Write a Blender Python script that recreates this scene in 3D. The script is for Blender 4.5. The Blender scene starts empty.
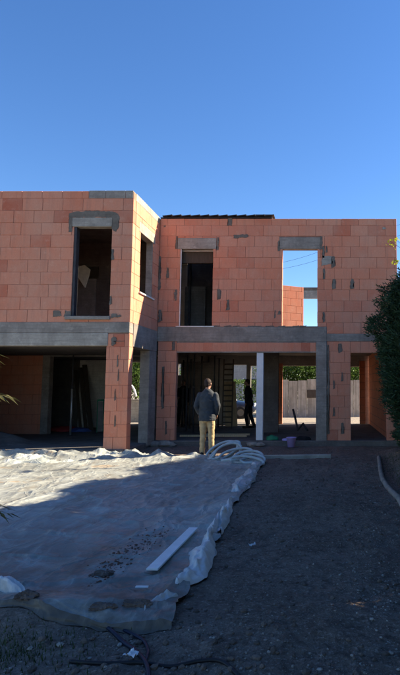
import bpy, bmesh, math, random
from mathutils import Vector, Matrix, noise
random.seed(7)
R = math.radians
scene = bpy.context.scene
col = scene.collection

# ------------------------------------------------------------------ camera
CAM_H = 1.6; F = 560.0; PX, PY = 325.0, 337.5       # focal length / principal point in photo pixels (400x675)
PITCH = math.atan(50.5 / F)
cam = bpy.data.cameras.new('camera'); camo = bpy.data.objects.new('camera', cam); col.objects.link(camo)
cam.sensor_fit = 'VERTICAL'; cam.sensor_height = 24.0; cam.lens = F / 675.0 * 24.0
cam.shift_x = -(PX - 200.0) / 675.0
cam.clip_start = 0.05; cam.clip_end = 3000
camo.location = (0, 0, CAM_H); camo.rotation_euler = (R(90) + PITCH, 0, 0)
scene.camera = camo

# ------------------------------------------------------------------ sky, sun, exposure
SUN = Vector((-1.0, -0.3465, -0.70)).normalized()      # direction the light travels
ELEV = math.asin(-SUN.z); AZ = math.atan2(-SUN.x, -SUN.y)    # clockwise from +Y
w = bpy.data.worlds.new('World'); scene.world = w; w.use_nodes = True
wn = w.node_tree; wn.nodes.clear()
sky = wn.nodes.new('ShaderNodeTexSky'); sky.sky_type = 'NISHITA'; sky.sun_disc = False
sky.sun_elevation = ELEV; sky.sun_rotation = AZ; sky.air_density = 1.0; sky.dust_density = 0.1; sky.ozone_density = 4.0; sky.altitude = 100
bg = wn.nodes.new('ShaderNodeBackground'); bg.inputs[1].default_value = 0.060
wo = wn.nodes.new('ShaderNodeOutputWorld')
hs = wn.nodes.new('ShaderNodeHueSaturation'); hs.inputs['Saturation'].default_value = 1.18; hs.inputs['Hue'].default_value = 0.507
wn.links.new(sky.outputs[0], hs.inputs['Color']); wn.links.new(hs.outputs[0], bg.inputs[0]); wn.links.new(bg.outputs[0], wo.inputs[0])
sl = bpy.data.lights.new('sun', 'SUN'); sl.energy = 4.0; sl.angle = R(0.55); sl.color = (1.0, 0.86, 0.66)
so = bpy.data.objects.new('sun', sl); col.objects.link(so)
so.rotation_euler = SUN.to_track_quat('-Z', 'Y').to_euler()
scene.view_settings.view_transform = 'Standard'; scene.view_settings.look = 'None'
scene.view_settings.exposure = 1.86; scene.view_settings.gamma = 1.0
scene.view_settings.use_curve_mapping = False

# ------------------------------------------------------------------ helpers
cp, sp = math.cos(PITCH), math.sin(PITCH)
def at(x, y, Y):
    """point of photo pixel (x, y) on the vertical plane Y"""
    u = (x - PX) / F; v = (PY - y) / F
    t = Y / (cp - sp * v)
    return Vector((t * u, Y, CAM_H + t * (sp + cp * v)))
def gnd(x, y, z=0.0):
    """point of photo pixel (x, y) on the level plane z"""
    u = (x - PX) / F; v = (PY - y) / F
    t = (z - CAM_H) / (sp + cp * v)
    return Vector((t * u, t * (cp - sp * v), z))

def prop(o, label=None, cat=None, group=None, kind=None):
    if label: o['label'] = label
    if cat: o['category'] = cat
    if group: o['group'] = group
    if kind: o['kind'] = kind
    return o
def empty(name, loc=(0, 0, 0), rz=0):
    o = bpy.data.objects.new(name, None); col.objects.link(o)
    o.location = loc; o.rotation_euler = (0, 0, rz); o.empty_display_size = 0.1
    return o
def link(name, me, parent=None, mat=None):
    o = bpy.data.objects.new(name, me); col.objects.link(o)
    if mat is not None and not me.materials: me.materials.append(mat)
    if parent is not None: o.parent = parent
    return o
def from_bm(name, bm, mat, parent=None, smooth=False):
    me = bpy.data.meshes.new(name); bm.normal_update(); bm.to_mesh(me); bm.free()
    if smooth:
        for p in me.polygons: p.use_smooth = True
    return link(name, me, parent, mat)
def from_py(name, vs, fs, mat, parent=None, smooth=False):
    me = bpy.data.meshes.new(name); me.from_pydata(vs, [], fs); me.update()
    if smooth:
        for p in me.polygons: p.use_smooth = True
    return link(name, me, parent, mat)

def bx(bm, x0, x1, y0, y1, z0, z1, c=0.0, M=None):
    """box with chamfered edges c"""
    cx, cy, cz = (x0+x1)/2, (y0+y1)/2, (z0+z1)/2
    hx, hy, hz = abs(x1-x0)/2, abs(y1-y0)/2, abs(z1-z0)/2
    r = bmesh.ops.create_cube(bm, size=2.0)
    for v in r['verts']:
        v.co = Vector((v.co.x*hx, v.co.y*hy, v.co.z*hz))
    vs = r['verts']
    if c > 0:
        es = list({e for v in vs for e in v.link_edges})
        rr = bmesh.ops.bevel(bm, geom=es, offset=min(c, hx*.45, hy*.45, hz*.45), segments=1, affect='EDGES', clamp_overlap=True)
        vs = list({v for f in rr['faces'] for v in f.verts} | {v for v in vs if v.is_valid})
    for v in vs:
        v.co += Vector((cx, cy, cz))
        if M is not None: v.co = M @ v.co
    return vs
def box(name, x0, x1, y0, y1, z0, z1, mat, parent=None, c=0.004):
    bm = bmesh.new(); bx(bm, x0, x1, y0, y1, z0, z1, c)
    return from_bm(name, bm, mat, parent)

def tube_data(pts, rad, sides=8, caps=True):
    pts = [Vector(p) for p in pts]; n = len(pts)
    rads = rad if isinstance(rad, (list, tuple)) else [rad]*n
    vs, fs = [], []
    t0 = (pts[1]-pts[0]).normalized()
    nrm = t0.orthogonal().normalized()
    for i in range(n):
        t = (pts[min(i+1, n-1)] - pts[max(i-1, 0)])
        t = t.normalized() if t.length > 1e-9 else t0
        nrm = (nrm - t*nrm.dot(t))
        nrm = nrm.normalized() if nrm.length > 1e-6 else t.orthogonal().normalized()
        b = t.cross(nrm)
        for k in range(sides):
            a = 2*math.pi*k/sides
            vs.append(pts[i] + (nrm*math.cos(a) + b*math.sin(a))*rads[i])
    for i in range(n-1):
        for k in range(sides):
            a = i*sides+k; b2 = i*sides+(k+1) % sides
            fs.append((a, b2, b2+sides, a+sides))
    if caps:
        fs.append(tuple(range(sides-1, -1, -1))); fs.append(tuple((n-1)*sides+k for k in range(sides)))
    return vs, fs
def tube(name, pts, rad, mat, parent=None, sides=8):
    vs, fs = tube_data(pts, rad, sides)
    return from_py(name, vs, fs, mat, parent, smooth=True)
def merge(parts):
    V, Fc = [], []
    for vs, fs in parts:
        o = len(V); V += list(vs); Fc += [tuple(i+o for i in f) for f in fs]
    return V, Fc
def catmull(P, n=8):
    P = [Vector(p) for p in P]; out = []
    for i in range(len(P)-1):
        p0, p1, p2, p3 = P[max(i-1, 0)], P[i], P[i+1], P[min(i+2, len(P)-1)]
        for k in range(n):
            t = k/n
            out.append(0.5*((2*p1)+(p2-p0)*t+(2*p0-5*p1+4*p2-p3)*t*t+(3*p1-p0-3*p2+p3)*t**3))
    out.append(P[-1]); return out
def fbm(x, y, z=0.0, o=4):
    s, a, f = 0.0, 1.0, 1.0
    for _ in range(o):
        s += a*noise.noise((x*f, y*f, z+7.3*f)); a *= .5; f *= 2.03
    return s
def ridge(x, y, z=0.0):
    return 1-abs(noise.noise((x, y, z)))*2
def sstep(a, b, x):
    t = min(1, max(0, (x-a)/(b-a))); return t*t*(3-2*t)

# ------------------------------------------------------------------ materials
class NT:
    def __init__(s, name):
        s.m = bpy.data.materials.new(name); s.m.use_nodes = True; s.t = s.m.node_tree; s.t.nodes.clear()
        s.out = s.n('ShaderNodeOutputMaterial'); s.p = s.n('ShaderNodeBsdfPrincipled')
        s.l(s.p.outputs[0], s.out.inputs[0])
    def n(s, t, **k):
        x = s.t.nodes.new(t)
        for a, b in k.items(): setattr(x, a, b)
        return x
    def l(s, a, b): s.t.links.new(a, b)
    def pos(s, world=True):
        return s.n('ShaderNodeNewGeometry').outputs['Position'] if world else s.n('ShaderNodeTexCoord').outputs['Object']
    def mapping(s, v, scale=(1, 1, 1), loc=(0, 0, 0)):
        m = s.n('ShaderNodeMapping'); m.inputs['Scale'].default_value = scale; m.inputs['Location'].default_value = loc
        s.l(v, m.inputs[0]); return m.outputs[0]
    def noise(s, v, scale, detail=4, rough=.55):
        x = s.n('ShaderNodeTexNoise'); x.inputs['Scale'].default_value = scale; x.inputs['Detail'].default_value = detail
        x.inputs['Roughness'].default_value = rough; s.l(v, x.inputs['Vector']); return x.outputs['Fac']
    def ramp(s, f, stops):
        r = s.n('ShaderNodeValToRGB'); e = r.color_ramp.elements
        while len(e) < len(stops): e.new(0.5)
        for i, (p, c) in enumerate(stops):
            e[i].position = p; e[i].color = (c[0], c[1], c[2], 1) if isinstance(c, (tuple, list)) else (c, c, c, 1)
        s.l(f, r.inputs[0]); return r.outputs[0]
    def mix(s, f, a, b, mode='MIX'):
        m = s.n('ShaderNodeMix'); m.data_type = 'RGBA'; m.blend_type = mode
        for v, i in ((f, 0), (a, 6), (b, 7)):
            if hasattr(v, 'is_output'): s.l(v, m.inputs[i])
            elif i == 0: m.inputs[0].default_value = v
            else: m.inputs[i].default_value = (v[0], v[1], v[2], 1)
        return m.outputs[2]
    def bump(s, h, strength=.4, dist=.01, prev=None):
        b = s.n('ShaderNodeBump'); b.inputs['Strength'].default_value = strength; b.inputs['Distance'].default_value = dist
        s.l(h, b.inputs['Height'])
        if prev is not None: s.l(prev, b.inputs['Normal'])
        return b.outputs[0]
    def fin(s, colr=None, rough=.8, normal=None, spec=.3):
        if colr is not None:
            if hasattr(colr, 'is_output'): s.l(colr, s.p.inputs['Base Color'])
            else: s.p.inputs['Base Color'].default_value = (*colr, 1)
        if hasattr(rough, 'is_output'): s.l(rough, s.p.inputs['Roughness'])
        else: s.p.inputs['Roughness'].default_value = rough
        s.p.inputs['Specular IOR Level'].default_value = spec
        if normal is not None: s.l(normal, s.p.inputs['Normal'])
        return s.m

def simple(name, c, rough=.7, var=.25, scale=6, bump=.2, spec=.3, metal=0):
    t = NT(name); p = t.pos(False)
    n = t.noise(p, scale, 5)
    cc = t.ramp(n, [(.3, tuple(x*(1-var) for x in c)), (.7, tuple(min(1, x*(1+var)) for x in c))])
    n2 = t.noise(p, scale*7, 3)
    t.p.inputs['Metallic'].default_value = metal
    return t.fin(cc, rough, t.bump(n2, bump, .004), spec)

def mat_brick():
    t = NT('terracotta_block')
    oi = t.n('ShaderNodeObjectInfo'); rnd = oi.outputs['Random']
    base = t.ramp(rnd, [(0.0, (.64, .21, .12)), (.10, (.70, .26, .15)), (.5, (.72, .28, .165)), (.93, (.745, .305, .185)), (.96, (.64, .205, .115)), (1.0, (.52, .15, .085))])
    W = t.pos(True); O = t.pos(False)
    n1 = t.noise(W, 1.3, 5, .6)                          # dust and damp patches over the wall
    c = t.mix(t.ramp(n1, [(.4, 0.0), (.72, .5)]), base, (.62, .38, .265))
    n4 = t.noise(t.mapping(W, (3, 3, .9), (4, 1, 2)), 2.2, 6, .65)
    c = t.mix(t.ramp(n4, [(.57, 0.0), (.8, .35)]), c, (.36, .17, .115))
    n5 = t.noise(t.mapping(W, (5, 5, .45), (2, 8, 3)), 1.5, 6, .65)       # run-off streaks and old dust
    c = t.mix(t.ramp(n5, [(.52, 0.0), (.7, .42)]), c, (.43, .215, .15))
    n8 = t.noise(W, 7.0, 6, .7)
    c = t.mix(t.ramp(n8, [(.55, 0.0), (.72, .4)]), c, (.74, .45, .32))
    n2 = t.noise(O, 30, 4, .6)
    c = t.mix(t.ramp(n2, [(.35, .0), (.75, .2)]), c, (.40, .13, .08))
    g = t.noise(t.mapping(O, (95, 95, 1.5)), 1.0, 2)       # vertical extrusion grooves
    b = t.bump(g, .35, .004); b = t.bump(n2, .3, .003, b)
    return t.fin(c, .92, b, .15)
def mat_concrete(name, c, dark=.6, rough=.9):
    t = NT(name); W = t.pos(True)
    n1 = t.noise(W, 2.1, 6, .65); n2 = t.noise(W, 19, 5, .6); n3 = t.noise(t.mapping(W, (1.5, 1.5, .35)), 4, 4, .6)
    cc = t.ramp(n1, [(.28, tuple(x*dark for x in c)), (.52, c), (.75, tuple(min(1, x*1.3) for x in c))])
    cc = t.mix(t.ramp(n3, [(.5, 0.0), (.75, .5)]), cc, tuple(x*.55 for x in c))
    cc = t.mix(t.ramp(n2, [(.45, 0.0), (.75, .35)]), cc, tuple(x*.5 for x in c))
    n6 = t.noise(t.mapping(W, (.5, .5, 11)), 2.4, 6, .65)               # board marks of the formwork
    cc = t.mix(t.ramp(n6, [(.48, 0.0), (.66, .5)]), cc, tuple(x*.58 for x in c))
    n7 = t.noise(t.mapping(W, (1.2, 1.2, 1.6), (7, 3, 1)), 3.0, 7, .7)
    cc = t.mix(t.ramp(n7, [(.58, 0.0), (.68, .45)]), cc, tuple(min(1, x*1.6) for x in c))
    b = t.bump(n2, .5, .006); b = t.bump(n1, .4, .02, b); b = t.bump(n6, .5, .01, b)
    return t.fin(cc, rough, b, .2)
def mat_brickpattern():
    t = NT('far_block_wall'); W = t.pos(True)
    sx = t.n('ShaderNodeSeparateXYZ'); t.l(W, sx.inputs[0])
    ad = t.n('ShaderNodeMath', operation='ADD'); t.l(sx.outputs[0], ad.inputs[0]); t.l(sx.outputs[1], ad.inputs[1])
    cb = t.n('ShaderNodeCombineXYZ'); t.l(ad.outputs[0], cb.inputs[0]); t.l(sx.outputs[2], cb.inputs[1])
    br = t.n('ShaderNodeTexBrick'); t.l(cb.outputs[0], br.inputs['Vector'])
    br.inputs['Color1'].default_value = (.62, .22, .12, 1); br.inputs['Color2'].default_value = (.68, .26, .14, 1)
    br.inputs['Mortar'].default_value = (.2, .12, .1, 1); br.inputs['Scale'].default_value = 1.0
    br.inputs['Mortar Size'].default_value = .007; br.inputs['Brick Width'].default_value = .5; br.inputs['Row Height'].default_value = .305
    n = t.noise(W, 9, 5)
    c = t.mix(t.ramp(n, [(.4, 0.0), (.8, .35)]), br.outputs['Color'], (.3, .12, .08))
    b = t.bump(br.outputs['Fac'], -.6, .01)
    return t.fin(c, .92, b, .15)
def mat_ground():
    t = NT('bare_earth'); W = t.pos(True)
    sx = t.n('ShaderNodeSeparateXYZ'); t.l(W, sx.inputs[0])
    n1 = t.noise(W, .7, 6, .6); n2 = t.noise(W, 5.5, 6, .65); n3 = t.noise(W, 42, 5, .7)
    c = t.ramp(n1, [(.3, (.14, .105, .08)), (.5, (.20, .155, .12)), (.75, (.27, .215, .17))])
    c = t.mix(t.ramp(n2, [(.46, 0.0), (.66, .6)]), c, (.085, .065, .052))
    c = t.mix(t.ramp(n3, [(.52, 0.0), (.66, .7)]), c, (.42, .36, .30))
    n9 = t.noise(t.mapping(W, (1, 1, 1), (3, 9, 0)), 17, 5, .7)
    c = t.mix(t.ramp(n9, [(.5, 0.0), (.64, .65)]), c, (.075, .058, .047))
    # pale gravel yard behind the house
    mr = t.n('ShaderNodeMapRange'); t.l(sx.outputs[1], mr.inputs[0]); mr.inputs[1].default_value = 22.5; mr.inputs[2].default_value = 24.0
    c2 = t.ramp(n2, [(.3, (.27, .23, .18)), (.7, (.40, .35, .28))])
    c = t.mix(t.ramp(t.noise(t.mapping(W, (2.2, .28, 1), (1, 5, 0)), 1.6, 5, .6), [(.5, 0.0), (.7, .45)]), c, (.30, .24, .19))   # trodden, paler tracks
    c = t.mix(mr.outputs[0], c, c2)
    b = t.bump(n3, .9, .02); b = t.bump(n2, .8, .06, b)
    return t.fin(c, .95, b, .12)
def mat_tarp(name, c, dirt=True, rough=.5):
    t = NT(name); W = t.pos(True)
    n1 = t.noise(t.mapping(W, (1.0, .45, 1)), 1.1, 6, .62); n2 = t.noise(W, 5.0, 6, .65); n5 = t.noise(W, 60, 3)
    cc = t.ramp(n1, [(.32, tuple(x*.62 for x in c)), (.5, tuple(x*.85 for x in c)), (.68, tuple(x*1.08 for x in c))])
    wn0 = t.n('ShaderNodeTexNoise'); wn0.inputs['Scale'].default_value = 1.3; wn0.inputs['Detail'].default_value = 4; t.l(W, wn0.inputs['Vector'])
    va0 = t.n('ShaderNodeVectorMath', operation='MULTIPLY_ADD'); t.l(wn0.outputs['Color'], va0.inputs[0]); va0.inputs[1].default_value = (.55, .9, .1); t.l(W, va0.inputs[2])
    b = t.bump(n5, .1, .002)
    # sharp creases of folded film: long ones running with the sheet, shorter ones across
    for sc, asp, wd, am, di in (((1.5, .22, .07, .40, .030)), (3.6, .28, .08, .35, .012), (2.2, 1.3, .06, .30, .012), (8.5, .40, .10, .18, .003), (19.0, .6, .14, .08, .0012)):
        ve = t.n('ShaderNodeTexVoronoi'); ve.feature = 'DISTANCE_TO_EDGE'; ve.inputs['Scale'].default_value = sc
        t.l(t.mapping(va0.outputs[0], (1, asp, 1), (sc, sc*.3, 0)), ve.inputs['Vector'])
        ed = t.ramp(ve.outputs['Distance'], [(0.0, 1.0), (wd, 0.0)])
        mk = t.n('ShaderNodeMath', operation='MULTIPLY'); t.l(ed, mk.inputs[0]); t.l(t.ramp(t.noise(t.mapping(W, (1, 1, 1), (sc*2, 1, 0)), 2.1, 3), [(.42, 0.0), (.62, am)]), mk.inputs[1])
        cc = t.mix(mk.outputs[0], cc, tuple(min(.8, x*1.7) for x in c))  # creases paled in the colour, since even sky light hides their relief
        b = t.bump(ed, .38, di, b)
    if dirt:
        d = t.noise(t.mapping(W, (.8, 1.1, 1), (3.3, 1.7, 0)), 1.1, 7, .68)
        cc = t.mix(t.ramp(d, [(.60, 0.0), (.635, .8)]), cc, (.36, .28, .19))
        d2 = t.noise(t.mapping(W, (1.6, .5, 1), (9.1, 4.2, 0)), 2.0, 7, .7)
        cc = t.mix(t.ramp(d2, [(.5, 0.0), (.66, .75)]), cc, (.17, .155, .13))
        sx = t.n('ShaderNodeSeparateXYZ'); t.l(W, sx.inputs[0])          # mud-brown, darker towards the front of the sheet
        mr = t.n('ShaderNodeMapRange'); t.l(sx.outputs[1], mr.inputs[0]); mr.inputs[1].default_value = 7.0; mr.inputs[2].default_value = 4.2
        mm = t.n('ShaderNodeMath', operation='MULTIPLY'); t.l(mr.outputs[0], mm.inputs[0]); t.l(t.ramp(t.noise(W, 2.6, 7, .7), [(.38, 0.15), (.58, .9)]), mm.inputs[1])
        cc = t.mix(mm.outputs[0], cc, (.12, .10, .08))
    rr = t.ramp(n2, [(.3, rough*.8), (.7, min(1, rough*1.4))])
    return t.fin(cc, rr, b, .28)
def mat_leaf(name, c1, c2, rough=.55, trans=.25):
    t = NT(name); g = t.n('ShaderNodeNewGeometry'); W = g.outputs['Position']
    rp = g.outputs['Random Per Island']
    c = t.ramp(rp, [(0, c1), (1, c2)])
    n = t.noise(W, 3.0, 3)
    c = t.mix(t.ramp(n, [(.35, 0.0), (.7, .4)]), c, tuple(x*.6 for x in c1))
    t.fin(c, rough, None, .3)
    tr = t.n('ShaderNodeBsdfTranslucent'); t.l(c, tr.inputs[0]); ms = t.n('ShaderNodeMixShader'); ms.inputs[0].default_value = trans
    t.l(t.p.outputs[0], ms.inputs[1]); t.l(tr.outputs[0], ms.inputs[2]); t.l(ms.outputs[0], t.out.inputs[0])
    return t.m
def mat_cloth(name, c, var=.2, scale=14):
    t = NT(name); O = t.pos(False)
    n = t.noise(O, scale, 4); n2 = t.noise(O, 60, 3); n3 = t.noise(O, 9, 3, .5)
    cc = t.ramp(n, [(.3, tuple(x*(1-var) for x in c)), (.7, tuple(x*(1+var) for x in c))])
    b = t.bump(n3, .6, .03); b = t.bump(n2, .2, .003, b)
    return t.fin(cc, .9, b, .15)
def mat_wood(name, c):
    t = NT(name); O = t.pos(False)
    n = t.noise(t.mapping(O, (14, 14, 1.6)), 2.0, 5, .6)
    cc = t.ramp(n, [(.3, tuple(x*.62 for x in c)), (.7, c)])
    return t.fin(cc, .75, t.bump(n, .3, .004), .25)
def mat_boardwall():
    t = NT('weathered_panel'); W = t.pos(True)
    n1 = t.noise(t.mapping(W, (9, 9, .5)), 1.0, 5, .65); n2 = t.noise(W, 3.5, 5)
    c = t.ramp(n1, [(.32, (.30, .25, .19)), (.55, (.50, .43, .34)), (.75, (.62, .55, .45))])
    c = t.mix(t.ramp(n2, [(.45, 0.0), (.75, .5)]), c, (.21, .19, .14))
    return t.fin(c, .95, t.bump(n1, .4, .01), .15)

M = dict(
    brick=mat_brick(), brickfar=mat_brickpattern(),
    mortar=mat_concrete('mortar_joint', (.42, .20, .135)),
    concrete=mat_concrete('cast_concrete', (.32, .28, .235)),
    concrete_light=mat_concrete('pale_concrete', (.40, .36, .30)),
    smear=mat_concrete('cement_smear', (.21, .18, .145), .6),
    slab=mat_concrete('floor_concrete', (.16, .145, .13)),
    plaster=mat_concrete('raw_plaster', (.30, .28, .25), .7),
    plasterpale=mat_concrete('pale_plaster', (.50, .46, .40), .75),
    plasterbright=mat_concrete('brightened_plaster', (.74, .70, .62), .85),
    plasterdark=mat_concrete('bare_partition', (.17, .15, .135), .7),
    ground=mat_ground(),
    tarp=mat_tarp('grey_polythene', (.33, .345, .315), True, .42),
    tarpfold=mat_tarp('white_polythene', (.56, .56, .54), False, .38),
    tarpgreen=mat_tarp('greenish_polythene', (.50, .53, .46), False, .4),
    tarptan=mat_tarp('muddy_polythene', (.125, .108, .085), False, .5),
    white=simple('white_paint', (.78, .78, .76), .5, .08),
    metal=simple('galvanised_steel', (.55, .55, .54), .45, .12, metal=.7),
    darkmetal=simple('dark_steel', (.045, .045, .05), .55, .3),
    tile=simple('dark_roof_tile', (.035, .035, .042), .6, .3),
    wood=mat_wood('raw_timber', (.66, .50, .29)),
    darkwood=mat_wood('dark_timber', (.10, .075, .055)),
    greywood=mat_wood('grey_timber', (.27, .24, .20)),
    foliage=mat_leaf('conifer_needles', (.018, .042, .020), (.062, .115, .045), .6, .12),
    leaf=mat_leaf('garden_leaves', (.050, .105, .018), (.15, .235, .045), .5, .35),
    leafy=mat_leaf('yellow_leaves', (.30, .32, .03), (.50, .47, .05), .5, .4),
    palm=mat_leaf('palm_leaves', (.07, .075, .028), (.19, .165, .06), .5, .2),
    grass=mat_leaf('weeds', (.03, .055, .015), (.07, .10, .03), .6, .2),
    bark=mat_wood('bark', (.10, .075, .055)),
    pipe=simple('grey_plastic_pipe', (.42, .45, .45), .45, .12, 10, .1),
    hoseblue=simple('blue_plastic_hose', (.006, .011, .03), .45, .2),
    hoseblack=simple('black_plastic_hose', (.012, .012, .014), .5, .2),
    stone=simple('pale_stone', (.34, .31, .27), .9, .35, 9, .5),
    pebble=simple('gravel_stones', (.24, .21, .18), .9, .5, 3, .4),
    crumb=simple('loose_earth', (.13, .10, .08), .95, .4, 4, .6),
    clod=simple('earth_clod', (.12, .092, .075), .95, .5, 14, 1.0),
    brickbit=simple('brick_rubble', (.17, .095, .07), .95, .5, 5, .5),
    lilac=simple('lilac_plastic', (.44, .34, .66), .45, .08),
    green=simple('green_plastic', (.03, .22, .10), .55, .15),
    black=simple('black_fabric', (.012, .012, .014), .9, .3),
    red=simple('red_sheet', (.30, .035, .035), .6, .3), bluesheet=simple('blue_sheet', (.05, .10, .30), .6, .3),
    skin=simple('skin', (.36, .20, .14), .55, .1), hair=simple('short_brown_hair', (.035, .020, .014), .7, .3, 40, .6),
    shirt=mat_cloth('grey_blue_shirt', (.058, .064, .070)), khaki=mat_cloth('khaki_cloth', (.50, .36, .19)),
    darkcloth=mat_cloth('dark_cloth', (.018, .019, .023)), darkcloth2=mat_cloth('charcoal_cloth', (.03, .03, .035)),
    shoe=simple('dark_shoe', (.03, .024, .02), .6, .2), eye=simple('eye', (.7, .7, .68), .2, .05),
    carpaint=simple('dark_blue_car_paint', (.012, .022, .05), .22, .1, spec=.6), tyre=simple('tyre_rubber', (.015, .015, .016), .85, .2),
    rim=simple('alloy_rim', (.09, .09, .095), .35, .1, metal=.8), carglass=simple('tinted_glass', (.015, .02, .025), .08, .1, spec=.7),
    lamp_red=simple('red_lens', (.3, .01, .01), .2, .1), lamp_white=simple('clear_lens', (.7, .7, .7), .15, .05),
    render=mat_concrete('grey_render', (.33, .32, .31), .85), boardwall=mat_boardwall(),
    foam=simple('sunlit_foam', (.85, .86, .72), .8, .12, 9, .6),
)

# ------------------------------------------------------------------ ground
def gz(x, y):
    """height of the earth"""
    fade = 1 - sstep(13.2, 15.0, y)
    if y > 24: fade = .35
    t = sstep(-1.0, -1.6, x)*sstep(3.4, 4.2, y)              # smoothed under the sheet
    rough = (1 - .75*t)*fade
    h = .035*fbm(x*.55, y*.55, 1, 3) + rough*(.020*fbm(x*2.3, y*2.3, 3, 4))
    if -6 < x < 5 and y < 14: h += rough*(.014*fbm(x*8, y*8, 5, 3)+.012*max(0, noise.noise((x*14, y*14, 3))))
    h += .02*rough*max(0, ridge(x*.9, y*.25, 2)-.4)
    h += .16*sstep(1.15, 1.7, x)*(1-sstep(13.5, 15, y))     # planted bank on the right
    h -= .10*sstep(4.2, 2.8, y)*0.4
    # low mound under the front of the sheet
    h += .10*math.exp(-((x+2.1)/.45)**2-((y-3.95)/.35)**2)
    h += .05*math.exp(-((x+1.25)/.25)**2-((y-3.35)/.2)**2)
    return h*(1 if y < 15 else .2)
def axis(lo, hi, step, far_lo, far_hi):
    a = []; x = lo
    while x < hi: a.append(x); x += step
    a.append(hi); d = step
    while a[-1] < far_hi: d *= 1.35; a.append(min(far_hi, a[-1]+d))
    d = step
    while a[0] > far_lo: d *= 1.35; a.insert(0, max(far_lo, a[0]-d))
    return a
xs = axis(-5.0, 2.6, .035, -600, 600); ys = axis(2.2, 15.5, .045, -300, 900)
gv = [(x, y, gz(x, y)) for y in ys for x in xs]; nx = len(xs)
gf = [(j*nx+i, j*nx+i+1, (j+1)*nx+i+1, (j+1)*nx+i) for j in range(len(ys)-1) for i in range(nx-1)]
ground = from_py('ground', gv, gf, M['ground'], smooth=True)
prop(ground, 'dark bare earth building plot with loose stones', 'ground', kind='structure')

# ------------------------------------------------------------------ the house
YR, YL, XS = 15.73, 13.54, -4.745            # main front, wing front, wing side wall
YB = 22.9                                   # inner face of the back wall
FZ = 0.15                                   # floor level
house = empty('brick_house', (-1.5, 19, 0))
prop(house, 'unfinished two-storey house of bare terracotta blocks and grey concrete bands', 'house')
def hb(name, x0, x1, y0, y1, z0, z1, mat, parent=None, c=.005):
    """box part of the house; geometry in local coordinates of its own centre"""
    cx, cy, cz = (x0+x1)/2, (y0+y1)/2, (z0+z1)/2
    o = box(name, x0-cx, x1-cx, y0-cy, y1-cy, z0-cz, z1-cz, mat, None, c)
    place(o, parent or house, (cx, cy, cz)); return o
def place(o, parent, loc, rot=None):
    o.parent = parent
    base = Vector((0, 0, 0)); p = parent
    while p is not None:
        base += Vector(p.location); p = p.parent
    o.location = Vector(loc) - base
    if rot is not None: o.rotation_euler = rot

_bm_cache = {}
def brick_mesh(w_, d, h):
    k = (round(w_, 2), round(d, 2), round(h, 3))
    if k not in _bm_cache:
        bm = bmesh.new(); bx(bm, -k[0]/2, k[0]/2, -k[1]/2, k[1]/2, -k[2]/2, k[2]/2, .005)
        me = bpy.data.meshes.new('brick'); bm.to_mesh(me); bm.free(); me.materials.append(M['brick'])
        _bm_cache[k] = me
    return _bm_cache[k]
NBRICK = [0]
def brick_courses(parent, kind, plane, u0, u1, courses, openings, L=.5, depth=.2, joint=.006, seed=1, joined=None):
    """kind 'X': wall in plane Y=plane facing -Y, u = X ; kind 'Y': wall in plane X=plane facing +X, u = Y"""
    rnd = random.Random(seed); jb = []
    for r, (za, zb) in enumerate(courses):
        segs = [(u0, u1, za, zb)]
        for (a, b, c, d) in openings:
            new = []
            for (s0, s1, z0, z1) in segs:
                if b <= s0+.002 or a >= s1-.002 or d <= z0+.015 or c >= z1-.015: new.append((s0, s1, z0, z1)); continue
                if a > s0+.03: new.append((s0, a, z0, z1))
                if b < s1-.03: new.append((b, s1, z0, z1))
                m0, m1 = max(s0, a), min(s1, b)
                if c > z0+.05: new.append((m0, m1, z0, c))
                if d < z1-.05: new.append((m0, m1, d, z1))
            segs = new
        off = (r % 2)*L*.5 + rnd.uniform(-.06, .06)
        for (s0, s1, z0, z1) in segs:
            cuts = [s0]; k = math.floor((s0-off)/L)+1
            while k*L+off < s1-.07:
                c = k*L+off
                if c > cuts[-1]+.07: cuts.append(c)
                k += 1
            cuts.append(s1)
            for i in range(len(cuts)-1):
                w_ = cuts[i+1]-cuts[i]-joint; h = z1-z0-joint
                uc0 = (cuts[i]+cuts[i+1])/2
                if joined is not None and joined(cuts[i+1]):
                    zz0, zz1 = z0+joint/2, z1-joint/2; jb.append((cuts[i]+joint/2, cuts[i+1]-joint/2, zz0, zz1)); continue
                me = brick_mesh(w_, depth, h)
                o = link('brick', me, None)
                uc = (cuts[i]+cuts[i+1])/2; zc = (z0+z1)/2
                dd = rnd.uniform(-.004, .004); tilt = rnd.uniform(-.006, .006)
                if kind == 'X': place(o, parent, (uc, plane+depth/2+dd, zc), (0, rnd.uniform(-.003, .003), tilt))
                else: place(o, parent, (plane-depth/2+dd, uc, zc), (0, rnd.uniform(-.003, .003), R(90)+tilt))
                NBRICK[0] += 1
    if jb:
        bm = bmesh.new()
        for (a, b, c, d) in jb: bx(bm, a-u0, b-u0, 0, depth, c-courses[0][0], d-courses[0][0], .006)
        o = from_bm('brick_courses', bm, M['brick']); place(o, parent, (u0, plane, courses[0][0])); o['kind'] = 'stuff'
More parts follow.
